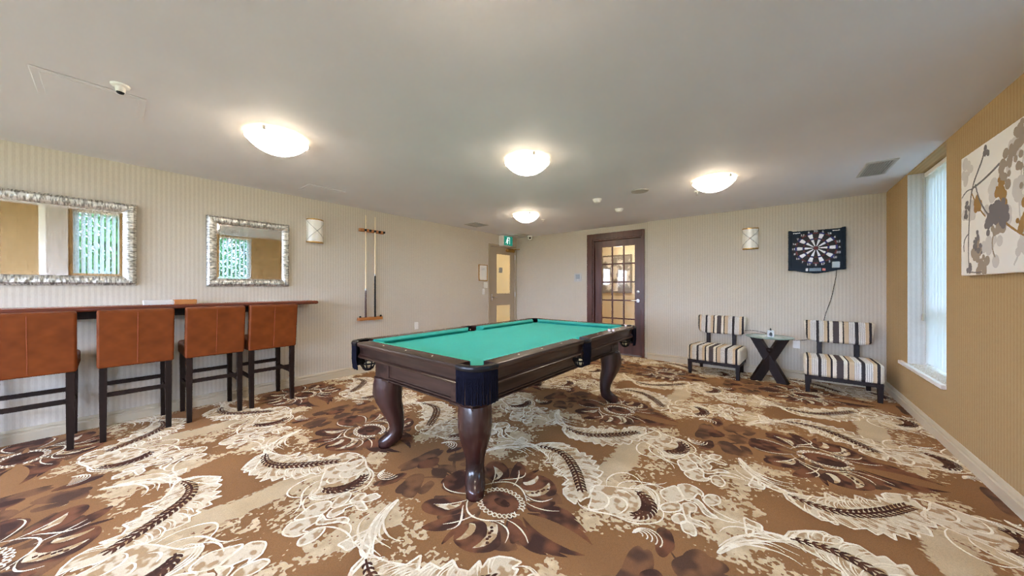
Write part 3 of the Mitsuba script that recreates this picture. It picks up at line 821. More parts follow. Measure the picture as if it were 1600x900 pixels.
ball = trimesh.creation.icosphere(3, .0286)
BZ = PZ - .228 + .030
for (x, y, lb) in ((PX1 - .07, CY, 'pale ball in the side pocket basket facing the glazed door wall'), (PX0 + .115, PY0 + .115, 'pale ball in the corner basket nearest the stools'), (PX1 - .115, PY1 - .115, 'pale ball in the far corner basket nearest the glazed door')):
    k = Kit()
    k.add('', ball, IVORY, True)
    k.place('billiard_ball', lb, 'ball', (x, y, BZ))
ck = Kit()
ck.add('', cham((.022, .022, .02), .002, (0, 0, .0105)), mat('chalk_paper', (226, 214, 212), .6))
ck.add('top', cham((.019, .019, .003), .001, (0, 0, .0215)), mat('chalk_red', (190, 60, 60), .8))
ck.place('chalk_cube', 'cube of cue chalk on the table rail beyond the side pocket', 'chalk', (PX1 - .055, 3.02, PZ))
ck.place('chalk_cube', 'cube of cue chalk on the table rail, second from the side pocket', 'chalk', (PX1 - .03, 3.05, PZ), 30)
ck.place('chalk_cube', 'cube of cue chalk at the far end of the table rail by the glazed door', 'chalk', (PX1 - .07, 3.50, PZ), 15)

# ------------------------------------------------------------------ bar ledge and stools
K = Kit()
K.add('top', bar((XL, -2.2, 1.062), (-4.47, 1.66, 1.10), .012), LEDGE)
K.add('apron', bar((XL, -2.2, .99), (XL + .17, 1.25, 1.062), .003), ESPRESSO)
K.place('bar_ledge', 'long reddish wood drinks ledge fixed along the wall under both mirrors', 'shelf')
st = Kit()   # local: x = depth (0 at wall side front legs, + towards room), y = width
for sy in (-1, 1):
    st.add('leg', loft([np.array([[x + a * w, sy * .185 + b_ * w, z] for a, b_ in ((-1, -1), (1, -1), (1, 1), (-1, 1))]) for x, w, z in ((.010, .017, 0), (.0, .021, .62))]), ESPRESSO, 30)
    st.add('leg', loft([np.array([[x + a * w, sy * .185 + b_ * w, z] for a, b_ in ((-1, -1), (1, -1), (1, 1), (-1, 1))]) for x, w, z in ((.455, .017, 0), (.44, .021, .35), (.45, .021, .64))]), ESPRESSO, 30)
    st.add('stretcher', bar((.01, sy * .185 - .01, .30), (.45, sy * .185 + .01, .34)), ESPRESSO)
st.add('stretcher', bar((-.0, -.18, .375), (.02, .18, .41)), ESPRESSO)
st.add('stretcher', bar((.43, -.18, .36), (.452, .18, .395)), ESPRESSO)
st.add('seat', soft((.46, .44, .13), .03, (.21, 0, .665)), LEATHER2, 60, 'dark brown padded seat')
bk = soft((.075, .435, .475), .016, (0, 0, 0))
bk.apply_transform(trimesh.transformations.rotation_matrix(math.radians(7), [0, 1, 0]))
bk.apply_translation([.475, 0, .843])
b = st.add('backrest', bk, LEATHER, 60, 'cognac leather backrest')
sm_ = cham((.003, .004, .44), .001, (.0385, 0, 0))
sm_.apply_transform(trimesh.transformations.rotation_matrix(math.radians(7), [0, 1, 0]))
sm_.apply_translation([.475, 0, .843])
st.add('backrest__seam', sm_, mat('seam_leather', (132, 66, 32), .5))
for y, rz, lb in ((-.375, 0, 'cognac leather bar stool at the left edge, first under the large mirror'), (.155, 0, 'second cognac leather bar stool from the left edge'), (.660, 0, 'cognac leather bar stool below the small mirror, third from the left edge'), (1.115, 1.5, 'cognac leather bar stool nearest the cue rack')):
    st.place('bar_stool', lb, 'bar stool', (-4.735, y, 0), rz)
K = Kit()
K.add('lid', bar((-4.66, .20, 1.1005), (-4.56, .40, 1.143), .004), mat('pale_acrylic', (206, 204, 200), .3), label='pale plastic end')
K.add('box', bar((-4.66, .40, 1.1005), (-4.55, .56, 1.146), .003), OAK, label='golden wood end')
K.place('domino_box', 'small flat box, half white and half golden wood, on the bar ledge', 'box')

# ------------------------------------------------------------------ mirrors
def mirror(name, label, y0, y1, z0, z1, fw, tilt):
    K = Kit()
    w, h = y1 - y0, z1 - z0
    D = .03
    r = np.random.default_rng(5)

    def side(L, M):
        nx, ny = int(L / .009), 7
        X, Y = np.meshgrid(np.linspace(0, 1, nx), np.linspace(0, 1, ny))
        x = fw * Y + (L - 2 * fw * Y) * X
        z = D * np.minimum(1, np.minimum(Y * 9, .45 + (1 - Y) * 1.6))
        bumpy = (meshkit.noise(np.stack([x * 75, Y * 4 + 0 * x, 0 * x + L], -1), 1) - .5) * .010 * np.sin(math.pi * Y)
        z = z + bumpy
        z[0, :] = 0
        z[-1, :] = .012
        v = np.stack([x, Y * fw, z], -1).reshape(-1, 3)
        i = np.arange(nx * ny).reshape(ny, nx)
        f = np.vstack([np.stack([i[:-1, :-1], i[:-1, 1:], i[1:, 1:]], -1).reshape(-1, 3), np.stack([i[:-1, :-1], i[1:, 1:], i[1:, :-1]], -1).reshape(-1, 3)])
        K.add('frame', mv(trimesh.Trimesh(v, f, process=False), M), SILVER, True, 'hammered silver frame side', uv=np.column_stack([v[:, 0] + L * 7, v[:, 1] / fw]))
    side(w, axes((1, 0, 0), (0, 1, 0), (0, 0, 1), (0, 0, 0)))
    side(w, axes((-1, 0, 0), (0, -1, 0), (0, 0, 1), (w, h, 0)))
    side(h, axes((0, 1, 0), (-1, 0, 0), (0, 0, 1), (w, 0, 0)))
    side(h, axes((0, -1, 0), (1, 0, 0), (0, 0, 1), (0, h, 0)))
    K.add('backing', bar((.002, .002, -.012), (w - .002, h - .002, .002), .001), BLACK)
    e = .024
    a, b_ = fw - .004, .011
    o = np.array([[a, a, b_ - .0016], [w - a, a, b_ - .0016], [w - a, h - a, b_ - .0016], [a, h - a, b_ - .0016]])
    i = np.array([[a + e, a + e, b_], [w - a - e, a + e, b_], [w - a - e, h - a - e, b_], [a + e, h - a - e, b_]])
    f = [[4, 5, 6], [4, 6, 7]]
    for k in range(4):
        f += [[k, (k + 1) % 4, 4 + (k + 1) % 4], [k, 4 + (k + 1) % 4, 4 + k]]
    K.add('glass', trimesh.Trimesh(np.vstack([o, i]), f, process=False), 'mirror_glass', False, 'bevelled mirror glass')
    A = axes((0, 1, 0), (0, 0, 1), (1, 0, 0), (XL + .016, y0, z0))
    R = trimesh.transformations.rotation_matrix(math.radians(tilt), [0, 1, 0], (XL + .016, y0, z0))
    K.place(name, label, 'mirror', M=T(R @ A))


mirror('wall_mirror', 'large landscape mirror in a hammered silver frame, cut by the left edge', -1.05, .166, 1.285, 2.052, .085, 1.8)
mirror('wall_mirror', 'smaller mirror in a hammered silver frame between the large mirror and the sconce', .659, 1.43, 1.280, 2.050, .085, .6)

# ------------------------------------------------------------------ wall sconces
sc_ = Kit()   # drawn on xy, facing +z, origin bottom left, .195 x .31
w, h, dp = .195, .31, .085
tt = np.linspace(0, math.pi, 20)
arc = [(w / 2 - w / 2 * math.cos(a), dp * math.sin(a) ** .8 + .006) for a in tt]


def halfcyl(y0, y1, grow=0.0):
    pts = [(w / 2 + (x - w / 2) * (1 + grow), z * (1 + grow)) for x, z in arc]
    m = extr(Polygon(pts + [(pts[-1][0], 0), (pts[0][0], 0)]), y1 - y0)
    return mv(m, axes((1, 0, 0), (0, 0, 1), (0, 1, 0), (0, y0, 0)))


g = halfcyl(.012, h - .012)
g.fix_normals()
sc_.add('shade', g, FROST, 40, 'white opal glass shade')
for y0 in (0, h - .014):
    m = halfcyl(y0, y0 + .014, .03)
    m.fix_normals()
    sc_.add('band', m, BRASS, 40, 'brass band')
for sg in (0, 1):
    pth = []
    for s in np.linspace(.0, 1, 21):
        a = math.pi * s
        pth.append((w / 2 - w / 2 * math.cos(a) * 1.02, .012 + (h - .024) * (s if sg else 1 - s), (dp * math.sin(a) ** .8 + .009)))
    sc_.add('rod', tube(pth, .0035, 6), STEEL, 60, 'crossing metal rod')
sc_.add('knob', mv(trimesh.creation.icosphere(2, .010), axes((1, 0, 0), (0, 1, 0), (0, 0, 1), (w / 2, h / 2, dp + .01))), STEEL, 60)
sc_.place('wall_sconce', 'white glass wall sconce with crossed rods beside the small mirror', 'wall lamp', M=T(on_left((XL, 1.628, 1.86))))
sc_.place('wall_sconce', 'white glass wall sconce with crossed rods beside the dartboard', 'wall lamp', M=T(on_back((-.398, YB2, 1.836))))

# ------------------------------------------------------------------ cue rack and cues
K = Kit()
for z0, z1, y0, y1, nm in ((2.098, 2.140, 2.31, 2.70, 'upper_rail'), (.780, .822, 2.285, 2.68, 'lower_rail')):
    g = sbox(0, y0 + .02, .05 if nm[0] == 'u' else .065, y1 - .02).union(Point(.025, y0 + .02).buffer(.02)).union(Point(.025, y1 - .02).buffer(.02))
    if nm[0] == 'u':
        for k in range(5):
            g = g.difference(Point(.05, 2.40 + .073 * k).buffer(.0165))
    m = extr(g, z1 - z0)
    m.apply_translation([XL, 0, z0])
    K.add(nm, m, OAK, 30)
for y in (2.325, 2.645):
    K.add('rubber_cup', mv(lathe([(.002, 0), (.014, 0), (.014, .022), (.002, .022)], 14), axes((1, 0, 0), (0, 1, 0), (0, 0, 1), (XL + .035, y, .822))), BLACK)
for k in range(5):
    K.add('clip', mv(lathe([(.0125, 0), (.016, 0), (.016, .03), (.0125, .03)], 14), axes((1, 0, 0), (0, 1, 0), (0, 0, 1), (XL + .05, 2.40 + .073 * k, 2.104))), BLACK)
K.place('cue_rack', 'two piece oak cue rack on the left wall between the sconce and the grey door', 'cue rack')


def cue(y, butt, joint, label):
    K = Kit()
    x = XL + .05
    K.add('butt', mv(lathe([(.002, 0), (.0145, 0), (.0145, .01), (.0105, joint), (.002, joint)], 14), axes((1, 0, 0), (0, 1, 0), (0, 0, 1), (x, y, .8225))), butt)
    K.add('joint', mv(lathe([(.002, joint), (.0112, joint), (.0110, joint + .03), (.002, joint + .03)], 14), axes((1, 0, 0), (0, 1, 0), (0, 0, 1), (x, y, .8225))), STEEL)
    K.add('shaft', mv(lathe([(.002, joint + .03), (.0106, joint + .03), (.0066, 1.50), (.0066, 1.515), (.002, 1.517)], 14), axes((1, 0, 0), (0, 1, 0), (0, 0, 1), (x, y, .8225))), MAPLE)
    K.place('pool_cue', label, 'pool cue')


cue(2.40, mat('cue_brown', (70, 38, 28), .25, clearcoat=.5), .40, 'pool cue with a brown butt, left one in the rack')
cue(2.546, BLACK, .62, 'pool cue with a black butt and steel joint, right one in the rack')

# ------------------------------------------------------------------ left wall small fittings
def plate(name, label, cat, M, w, h, kind):
    K = Kit()
    K.add('plate', mv(cham((w, h, .007), .002, (w / 2, h / 2, .0035)), M), WHITE)
    if kind == 'outlet':
        for yy in (.3, .7):
            K.add('socket', mv(cham((w * .45, h * .24, .003), .001, (w / 2, h * yy, .0085)), M), WHITE)
    elif kind == 'switch':
        K.add('rocker', mv(cham((w * .42, h * .5, .006), .002, (w / 2, h / 2, .009)), M), WHITE)
    K.place(name, label, cat)


plate('wall_outlet', 'white power outlet low on the left wall behind the pool table', 'outlet', on_left((XL, 3.275, .556)), .075, .122, 'outlet')
plate('light_switch', 'white light switch just below the framed notice', 'switch', on_left((XL, 4.965, 1.262)), .115, .118, 'switch')
plate('light_switch', 'white light switch lowest of the two under the framed notice', 'switch', on_left((XL, 4.925, 1.125)), .075, .12, 'switch')
plate('wall_outlet', 'white power outlet on the back wall below the dartboard, beside the glass table', 'outlet', on_back((.18, YB2, .42)), .075, .122, 'outlet')
K = Kit()
M = on_left((XL, 4.81, 1.41))
K.add('frame', join(*[mv(bar(a, b_, .002), M) for a, b_ in (((0, 0, 0), (.26, .016, .02)), ((0, .324, 0), (.26, .34, .02)), ((0, .016, 0), (.016, .324, .02)), ((.244, .016, 0), (.26, .324, .02)))]), BRASS)
K.add('sheet', mv(bar((.016, .016, .002), (.244, .324, .008), .0005), M), PAPERM)
for k, (ln, y) in enumerate(((.12, .262), (.10, .247), (.13, .232))):
    K.add('print_line', mv(bar((.13 - ln / 2, y, .008), (.13 + ln / 2, y + .005, .0085), .0001), M), mat('faint_print', (190, 190, 194), .6))
K.place('framed_notice', 'framed white notice on the wall left of the grey door', 'notice')
K = Kit()
M = on_back((-3.27, YB, 1.392))
K.add('plate', mv(cham((.17, .174, .01), .003, (.085, .087, .005)), M), STEEL)
K.add('screen', mv(cham((.09, .09, .004), .001, (.085, .1, .011)), M), mat('screen_grey', (150, 156, 160), .25))
K.add('button', mv(cham((.02, .01, .004), .001, (.085, .035, .011)), M), WHITE)
K.place('wall_thermostat', 'square silver control plate on the back wall left of the glazed door', 'thermostat')

# ------------------------------------------------------------------ grey door, exit sign
y0, y1, zt = DL
struct('door_1', join(bar((XL - .06, y0 - .05, 0), (XL + .012, y0, zt + .05)), bar((XL - .06, y1, 0), (XL + .012, y1 + .05, zt + .05)), bar((XL - .06, y0, zt), (XL + .012, y1, zt + .05))), DOORGREY, label='grey painted door with frosted glass in the left wall')
a, b = y0 + .006, y1 - .006
gy0, gy1 = a + .20, b - .14
x0, x1 = XL - .05, XL - .008
leafg = sbox(a, .012, b, zt - .004).difference(sbox(gy0, 1.12, gy1, 2.03)).difference(sbox(gy0, .22, gy1, .89))
m = extr(leafg, x1 - x0)
struct('door_1__leaf', mv(m, on_left((x0, 0, 0))), DOORGREY, False)
FRG = {'type': 'principledthin', 'base_color': rgb((228, 216, 182)), 'roughness': .3, 'diff_trans': .62}
scene['frosted_pane'] = FRG
for k, (z0, z1) in enumerate(((1.12, 2.03), (.22, .89))):
    struct('door_1__glazing_bead' + ('_001' if k else ''), join(*[bar(p, q, .002) for p, q in (((x1 - .01, gy0, z0), (x1 + .006, gy0 + .016, z1)), ((x1 - .01, gy1 - .016, z0), (x1 + .006, gy1, z1)), ((x1 - .01, gy0, z0), (x1 + .006, gy1, z0 + .016)), ((x1 - .01, gy0, z1 - .016), (x1 + .006, gy1, z1)))]), DOORGREY)
    xm = (x0 + x1) / 2
    struct('door_1__pane' + ('_001' if k else ''), trimesh.Trimesh([[xm, gy0, z0], [xm, gy1, z0], [xm, gy1, z1], [xm, gy0, z1]], [[0, 1, 2], [0, 2, 3]], process=False), 'frosted_pane', False)
struct('door_1__sticker', bar((xm + .001, gy0 + .12, 1.60), (xm + .002, gy0 + .24, 1.72), .0002), mat('sticker', (170, 168, 160), .5))
struct('door_1__handle', join(bar((x1, a + .04, .99), (x1 + .008, a + .085, 1.13)), tube([(x1 + .006, a + .062, 1.06), (x1 + .055, a + .062, 1.06)], .009), tube([(x1 + .052, a + .056, 1.06), (x1 + .055, a + .18, 1.058)], .009)), STEEL)
for k, z in enumerate((.25, 1.05, 1.92)):
    struct('door_1__hinge' + (f'_{k:03d}' if k else ''), mv(lathe([(.002, 0), (.01, 0), (.01, .11), (.002, .11)], 12), axes((1, 0, 0), (0, 1, 0), (0, 0, 1), (XL + .012, y1 - .002, z))), STEEL)
struct('door_1__closer', join(bar((x1, b - .32, 2.085), (x1 + .06, b - .06, 2.145), .006), tube([(x1 + .03, b - .2, 2.147), (x1 + .2, b - .06, 2.15), (x1 + .03, b + .0, 2.158)], .008)), BRASS)
K = Kit()
EX = XL + .14
K.add('housing', bar((XL, 5.45, 2.195), (EX, 5.77, 2.425), .006), WHITE)
M = on_left((EX, 5.462, 2.207))
GREEN = {'type': 'twosided', 'bsdf': {'type': 'principled', 'base_color': rgb((4, 88, 62)), 'roughness': .4}}
scene['exit_green'] = GREEN
K.add('face', mv(bar((0, 0, 0), (.296, .206, .003), .0005), M), 'exit_green', label='green backlit face', emitter={'type': 'area', 'radiance': {'type': 'rgb', 'value': [.004, .06, .045]}})
doorp = sbox(.15, .03, .245, .18).difference(sbox(.162, .03, .233, .168))
man = unary_union([Point(.168, .150).buffer(.016), stroke([(.165, .132), (.155, .10), (.14, .085)], .03, 8), stroke([(.15, .09), (.17, .07), (.165, .04)], .016, 8), stroke([(.14, .088), (.12, .065), (.095, .062)], .016, 8),
                   stroke([(.166, .125), (.19, .11), (.205, .122)], .012, 8), stroke([(.158, .125), (.135, .122), (.125, .1)], .012, 8)])
K.add('pictogram', mv(extr(unary_union([doorp, man]), .002), M @ axes((1, 0, 0), (0, 1, 0), (0, 0, 1), (-.04, 0, .003))), WHITE, False, 'white running figure in a doorway', emitter={'type': 'area', 'radiance': {'type': 'rgb', 'value': [.3, .38, .36]}})
K.place('exit_sign', 'green exit sign with a white running figure above the grey door', 'exit sign')

# ------------------------------------------------------------------ glazed wooden door
x0, x1, zt = DB
cw = .115
struct('door_2', join(bar((x0 - cw, YB - .022, 0), (x0, YB, zt + cw)), bar((x1, YB - .022, 0), (x1 + .05, YB, zt + cw)), bar((x0, YB - .022, zt), (x1, YB, zt + cw)), bar((x0 - .001, YB, 0), (x0 + .025, YB + .16, zt)), bar((x1 - .025, YB, 0), (x1 + .001, YB + .16, zt)), bar((x0, YB, zt - .025), (x1, YB + .16, zt))), DOORWOOD, label='dark wood door with fifteen glass panes in the back wall')
a, b, t1 = x0 + .03, x1 - .03, zt - .03
ya, yb = YB + .05, YB + .095
gx0, gx1, gz0, gz1 = -2.695, -2.045, .335, 2.065
g = sbox(a, .012, b, t1)
cols, rows = 3, 5
mw = .024
for i in range(cols):
    for j in range(rows):
        ww, hh = (gx1 - gx0 - mw * (cols - 1)) / cols, (gz1 - gz0 - mw * (rows - 1)) / rows
        px, pz = gx0 + i * (ww + mw), gz0 + j * (hh + mw)
        g = g.difference(sbox(px, pz, px + ww, pz + hh))
        k = numbered('door_2__pane', scene)
        ym = (ya + yb) / 2
        scene[k] = ply(trimesh.Trimesh([[px, ym, pz], [px + ww, ym, pz], [px + ww, ym, pz + hh], [px, ym, pz + hh]], [[0, 1, 2], [0, 2, 3]], process=False), 'clear_pane', False)
leafm = extr(g.intersection(sbox(a, .012, gx0, 3)).union(g.intersection(sbox(gx1, .012, b, 3))).union(g.intersection(sbox(gx0, .012, gx1, gz0))).union(g.intersection(sbox(gx0, gz1, gx1, 3))), yb - ya)
struct('door_2__leaf', mv(leafm, on_back((0, yb, 0))), DOORWOOD, False)
for i in range(1, cols):
    px = gx0 + i * (ww + mw) - mw
    scene[numbered('door_2__muntin', scene)] = ply(bar((px, ya + .006, gz0), (px + mw, yb - .006, gz1), .004), DOORWOOD)
for j in range(1, rows):
    pz = gz0 + j * (hh + mw) - mw
    scene[numbered('door_2__muntin', scene)] = ply(bar((gx0, ya + .008, pz), (gx1, yb - .008, pz + mw), .004), DOORWOOD)
hx = b - .055
struct('door_2__handle', join(mv(lathe([(.002, 0), (.034, 0), (.03, .012), (.002, .012)], 24), on_back((hx, ya, 1.025))), tube([(hx, ya - .01, 1.025), (hx, ya - .055, 1.025)], .010), tube([(hx + .006, ya - .052, 1.025), (hx - .11, ya - .055, 1.022)], .010)), STEEL, 40)
struct('door_2__deadbolt', mv(lathe([(.002, 0), (.028, 0), (.026, .014), (.002, .018)], 24), on_back((hx, ya, 1.19))), STEEL, 40)
struct('door_2__threshold', bar((x0, YB - .01, 0), (x1, YB + .16, .012), .004), STEEL)

# hallway beyond the two doors
HALLW = mat('hall_wall', (236, 226, 200), .7)
struct('wall_hall_back', trimesh.creation.box(bounds=[[-4.4, 8.0, 0], [-.6, 8.1, H]]), HALLW, False, label='cream hallway wall beyond the glazed door')
struct('wall_hall_left', trimesh.creation.box(bounds=[[-4.5, YB + .2, 0], [-4.4, 8.1, H]]), HALLW, False, label='cream hallway side wall')
struct('wall_hall_right', trimesh.creation.box(bounds=[[-.6, YB + .2, 0], [-.5, 8.1, H]]), HALLW, False, label='cream hallway side wall, right')
struct('floor_hall', trimesh.creation.box(bounds=[[-4.5, YB + .3, -.15], [-.5, 8.1, 0]]), mat('hall_floor', (150, 116, 76), .8), False, label='hallway carpet')
struct('ceiling_hall', trimesh.creation.box(bounds=[[-4.5, YB + .3, H], [-.5, 8.1, H + .1]]), CEIL, False, label='hallway ceiling')
lamp.place('ceiling_lamp', 'lit dome lamp in the hallway seen through the glazed door', 'ceiling lamp', (-2.75, 7.3, H))
K = Kit()
K.add('frame', bar((-3.48, 7.955, 1.14), (-2.72, 8.0, 2.08), .004), mat('taupe_frame', (120, 112, 100), .5))
K.add('print', bar((-3.44, 7.95, 1.18), (-2.76, 7.957, 2.04), .001), mat('hall_print', proc(lambda p, n, uv: mix(lin((136, 130, 122)), lin((230, 226, 218)), smoothstep(.4, .6, fbm(p.x * 7, p.z * 7, 2, 3)))), .5))
K.place('hall_picture', 'grey framed mottled picture on the hallway wall seen through the door panes', 'picture')
struct('wall_side_room', join(trimesh.creation.box(bounds=[[XL - 1.6, 4.4, 0], [XL - 1.5, 6.9, H]]), trimesh.creation.box(bounds=[[XL - 1.6, 4.3, 0], [XL - .2, 4.4, H]]), trimesh.creation.box(bounds=[[XL - 1.6, 6.9, 0], [XL - .2, 7.0, H]]), trimesh.creation.box(bounds=[[XL - 1.6, 4.3, H], [XL - .2, 7.0, H + .1]]), trimesh.creation.box(bounds=[[XL - 1.6, 4.3, -.1], [XL - .3, 7.0, 0]])), HALLW, False, label='cream stair lobby beyond the grey door')
lamp.place('ceiling_lamp', 'second dome lamp in the hallway, nearer the handle side of the glazed door', 'ceiling lamp', (-1.2, 7.2, H))
lamp.place('ceiling_lamp', 'dome lamp in the lobby behind the grey door', 'ceiling lamp', (XL - .8, 5.6, H))

# ------------------------------------------------------------------ striped chairs
ST = [(0, 30, 0), (30, 50, 3), (50, 80, 1), (80, 150, 2), (150, 180, 3), (180, 235, 2), (235, 275, 1), (275, 295, 3), (295, 335, 0), (335, 402, 4), (402, 440, 0), (440, 455, 3), (455, 505, 1), (505, 570, 2), (570, 605, 3), (605, 675, 2), (675, 712, 1), (712, 740, 3), (740, 780, 0)]


def stripes(p, n, uv):
    x = uv.x * 780
    cols = [lin((226, 218, 202)), lin((196, 172, 140)), None, lin((44, 40, 42)), lin((74, 64, 62))]
    pin = mix(lin((176, 171, 166)), lin((230, 226, 218)), smoothstep(-.6, .4, dr.sin(x * (2 * math.pi / 19.))))
    col = mi.Color3f(lin((226, 218, 202)))
    for a, b_, c in ST:
        m = (x >= a) & (x < b_)
        col = dr.select(m, pin if c == 2 else mi.Color3f(cols[c]), col)
    return col * (.95 + .1 * noise(x * 1.5, 0))


STRIPE = mat('striped_fabric', proc(stripes), .85, sheen=.3)
ch = Kit()    # local: x width, y depth (front at -y), origin at the middle of the front
W = .655


def cushion(poly, y0, y1, r, n=40):
    pass


def striped(m, nm, label):
    v = m.vertices
    uv = np.column_stack([v[:, 0] / W + .5, v[:, 1] + v[:, 2]])
    ch.add(nm, m, STRIPE, True, label, uv=uv)


def dense(man, L=.03):
    return tm(man.refine_to_length(L))


def hull(pts, r, sub=2):
    s = trimesh.creation.icosphere(sub, r).vertices
    return m3.Manifold.hull_points(np.vstack([s + np.asarray(p, float) for p in pts]))


sr = .035
striped(dense(hull([(sx * (W / 2 - sr), y, z) for sx in (-1, 1) for y, z in ((sr, .205 + sr), (sr + .005, .42 - sr), (.60 - sr, .40 - sr), (.60 - sr, .205 + sr))], sr)), 'seat', 'striped upholstered seat')
br = .03
bp = [(-.285, .83), (.285, .83), (.296, .80), (-.296, .80), (-.265, .60), (.265, .60), (-.225, .555), (.225, .555)]
m = dense(hull([(x, .545 + (z - .55) * .12 + dy, z - (.03 if z > .8 else 0) + (.03 if z < .56 else 0)) for x, z in bp for dy in (0, .035)], br))
striped(m, 'backrest', 'striped curved backrest')
for sx in (-1, 1):
    ch.add('post', bar((sx * .17 - .025, .565, .36), (sx * .17 + .025, .60, .62)), ESPRESSO)
    ch.add('leg', loft([np.array([[sx * (W / 2 - .032) + sx * o + a * w_, .035 + b_ * w_, z] for a, b_ in ((-1, -1), (1, -1), (1, 1), (-1, 1))]) for o, w_, z in ((.0, .019, 0), (0, .026, .205))]), ESPRESSO)
    ch.add('leg', loft([np.array([[sx * (W / 2 - .06) + a * w_, .54 + o + b_ * w_, z] for a, b_ in ((-1, -1), (1, -1), (1, 1), (-1, 1))]) for o, w_, z in ((.03, .018, 0), (0, .024, .205))]), ESPRESSO)
ch.add('base_frame', join(bar((-W / 2 + .01, .012, .165), (W / 2 - .01, .05, .21)), bar((-W / 2 + .03, .53, .165), (W / 2 - .03, .57, .21)), bar((-W / 2 + .012, .03, .165), (-W / 2 + .05, .56, .21)), bar((W / 2 - .05, .03, .165), (W / 2 - .012, .56, .21))), ESPRESSO)
ch.place('slipper_chair', 'low armless striped chair left of the glass table', 'chair', (-.705, 5.385, 0), -4)
ch.place('slipper_chair', 'low armless striped chair right of the glass table, below the dartboard', 'chair', (.59, 5.30, 0), -2)

# ------------------------------------------------------------------ glass side table
K = Kit()
gt = lathe([(.002, .594), (.258, .594), (.262, .598), (.262, .603), (.258, .606), (.002, .606)], 48)
K.add('glass_top', lathe([(.258, .594), (.262, .597), (.262, .603), (.258, .606), (.252, .606), (.252, .594)], 48), mat('glass_edge', (120, 150, 140), .1, clearcoat=1.0), 30, 'green glass rim')
K.add('glass_top__pane', trimesh.creation.cylinder(.258, .0005, sections=48, transform=axes((1, 0, 0), (0, 1, 0), (0, 0, 1), (0, 0, .604))).slice_plane([0, 0, .604], [0, 0, 1]) if False else trimesh.Trimesh(np.vstack([[[0, 0, .605]], [[.258 * math.cos(a), .258 * math.sin(a), .605] for a in np.arange(48) * 2 * math.pi / 48]]), [[0, 1 + k, 1 + (k + 1) % 48] for k in range(48)], process=False), 'table_glass', False)
for sg in (1, -1):
    yaw = math.radians(14) * sg
    g = Polygon([(-.21, 0), (-.095, 0), (.215, .593), (.10, .593)])
    if sg < 0:
        g = affinity.scale(g, -1, 1, origin=(0, 0))
    m = extr(g, .10)
    m.apply_translation([0, 0, -.05])
    ax = np.array([math.cos(yaw), math.sin(yaw), 0])
    K.add('crossed_leg', mv(m, axes(ax, (0, 0, 1), (ax[1], -ax[0], 0))), ESPRESSO, 30)
K.add('knob', mv(trimesh.creation.icosphere(2, .035), axes((1, 0, 0), (0, 1, 0), (0, 0, 1), (0, -.03, .42))), ESPRESSO, 60)
K.place('side_table', 'round glass side table on a crossed dark wood base between the striped chairs', 'side table', (-.075, 5.63, 0))
K = Kit()
K.add('holder', join(bar((-.035, -.02, 0), (.035, -.014, .085)), bar((-.035, -.02, 0), (.035, .02, .006)), bar((-.035, .014, 0), (.035, .02, .085)), bar((-.035, -.02, 0), (-.029, .02, .085)), bar((.029, -.02, 0), (.035, .02, .085))), mat('holder_white', (222, 232, 238), .3), label='pale square holder')
K.add('label_plate', bar((-.02, -.022, .012), (.02, -.02, .04), .0005), mat('plate_grey', (120, 124, 130), .5))
K.add('dark_tip', mv(lathe([(.002, 0), (.020, 0), (.024, .035), (.012, .075), (.004, .105), (.002, .107)], 16), axes((1, 0, 0), (0, 1, 0), (0, 0, 1), (0, -.002, .008))), mat('dark_green', (30, 44, 46), .4), label='dark pointed top')
K.place('tabletop_holder', 'small pale holder with a dark pointed item on the glass table', 'holder', (-.06, 5.60, .606), 8)

# ------------------------------------------------------------------ dartboard
K = Kit()
DX0, DX1 = .13, .697
dw, ct = DX1 - DX0, (.282, 1.797)
navy = mat('dart_navy', (8, 26, 40), .45, specular=.2)
outl = [(0, 1.503), (0, 2.052), (.03, 2.052), (.05, 2.04), (dw - .05, 2.04), (dw - .03, 2.052), (dw, 2.052), (dw, 1.503), (dw - .06, 1.500), (dw - .16, 1.475), (dw / 2, 1.455), (.16, 1.475), (.06, 1.500)]
M = on_back((DX0, YB2, 0))
K.add('cabinet', mv(extr(Polygon(outl), .05), M), navy, False, 'dark blue casing')
for xx in (0, dw - .03):
    K.add('side_pillar', mv(bar((xx, 1.503, .05), (xx + .03, 2.052, .062), .004), M), navy)
cx, cz = ct
R = .243


def sector(r0, r1, a0, a1, n=5):
    aa = np.linspace(a0, a1, n)
    return Polygon([(cx + r0 * math.sin(a), cz + r0 * math.cos(a)) for a in aa] + [(cx + r1 * math.sin(a), cz + r1 * math.cos(a)) for a in aa[::-1]])


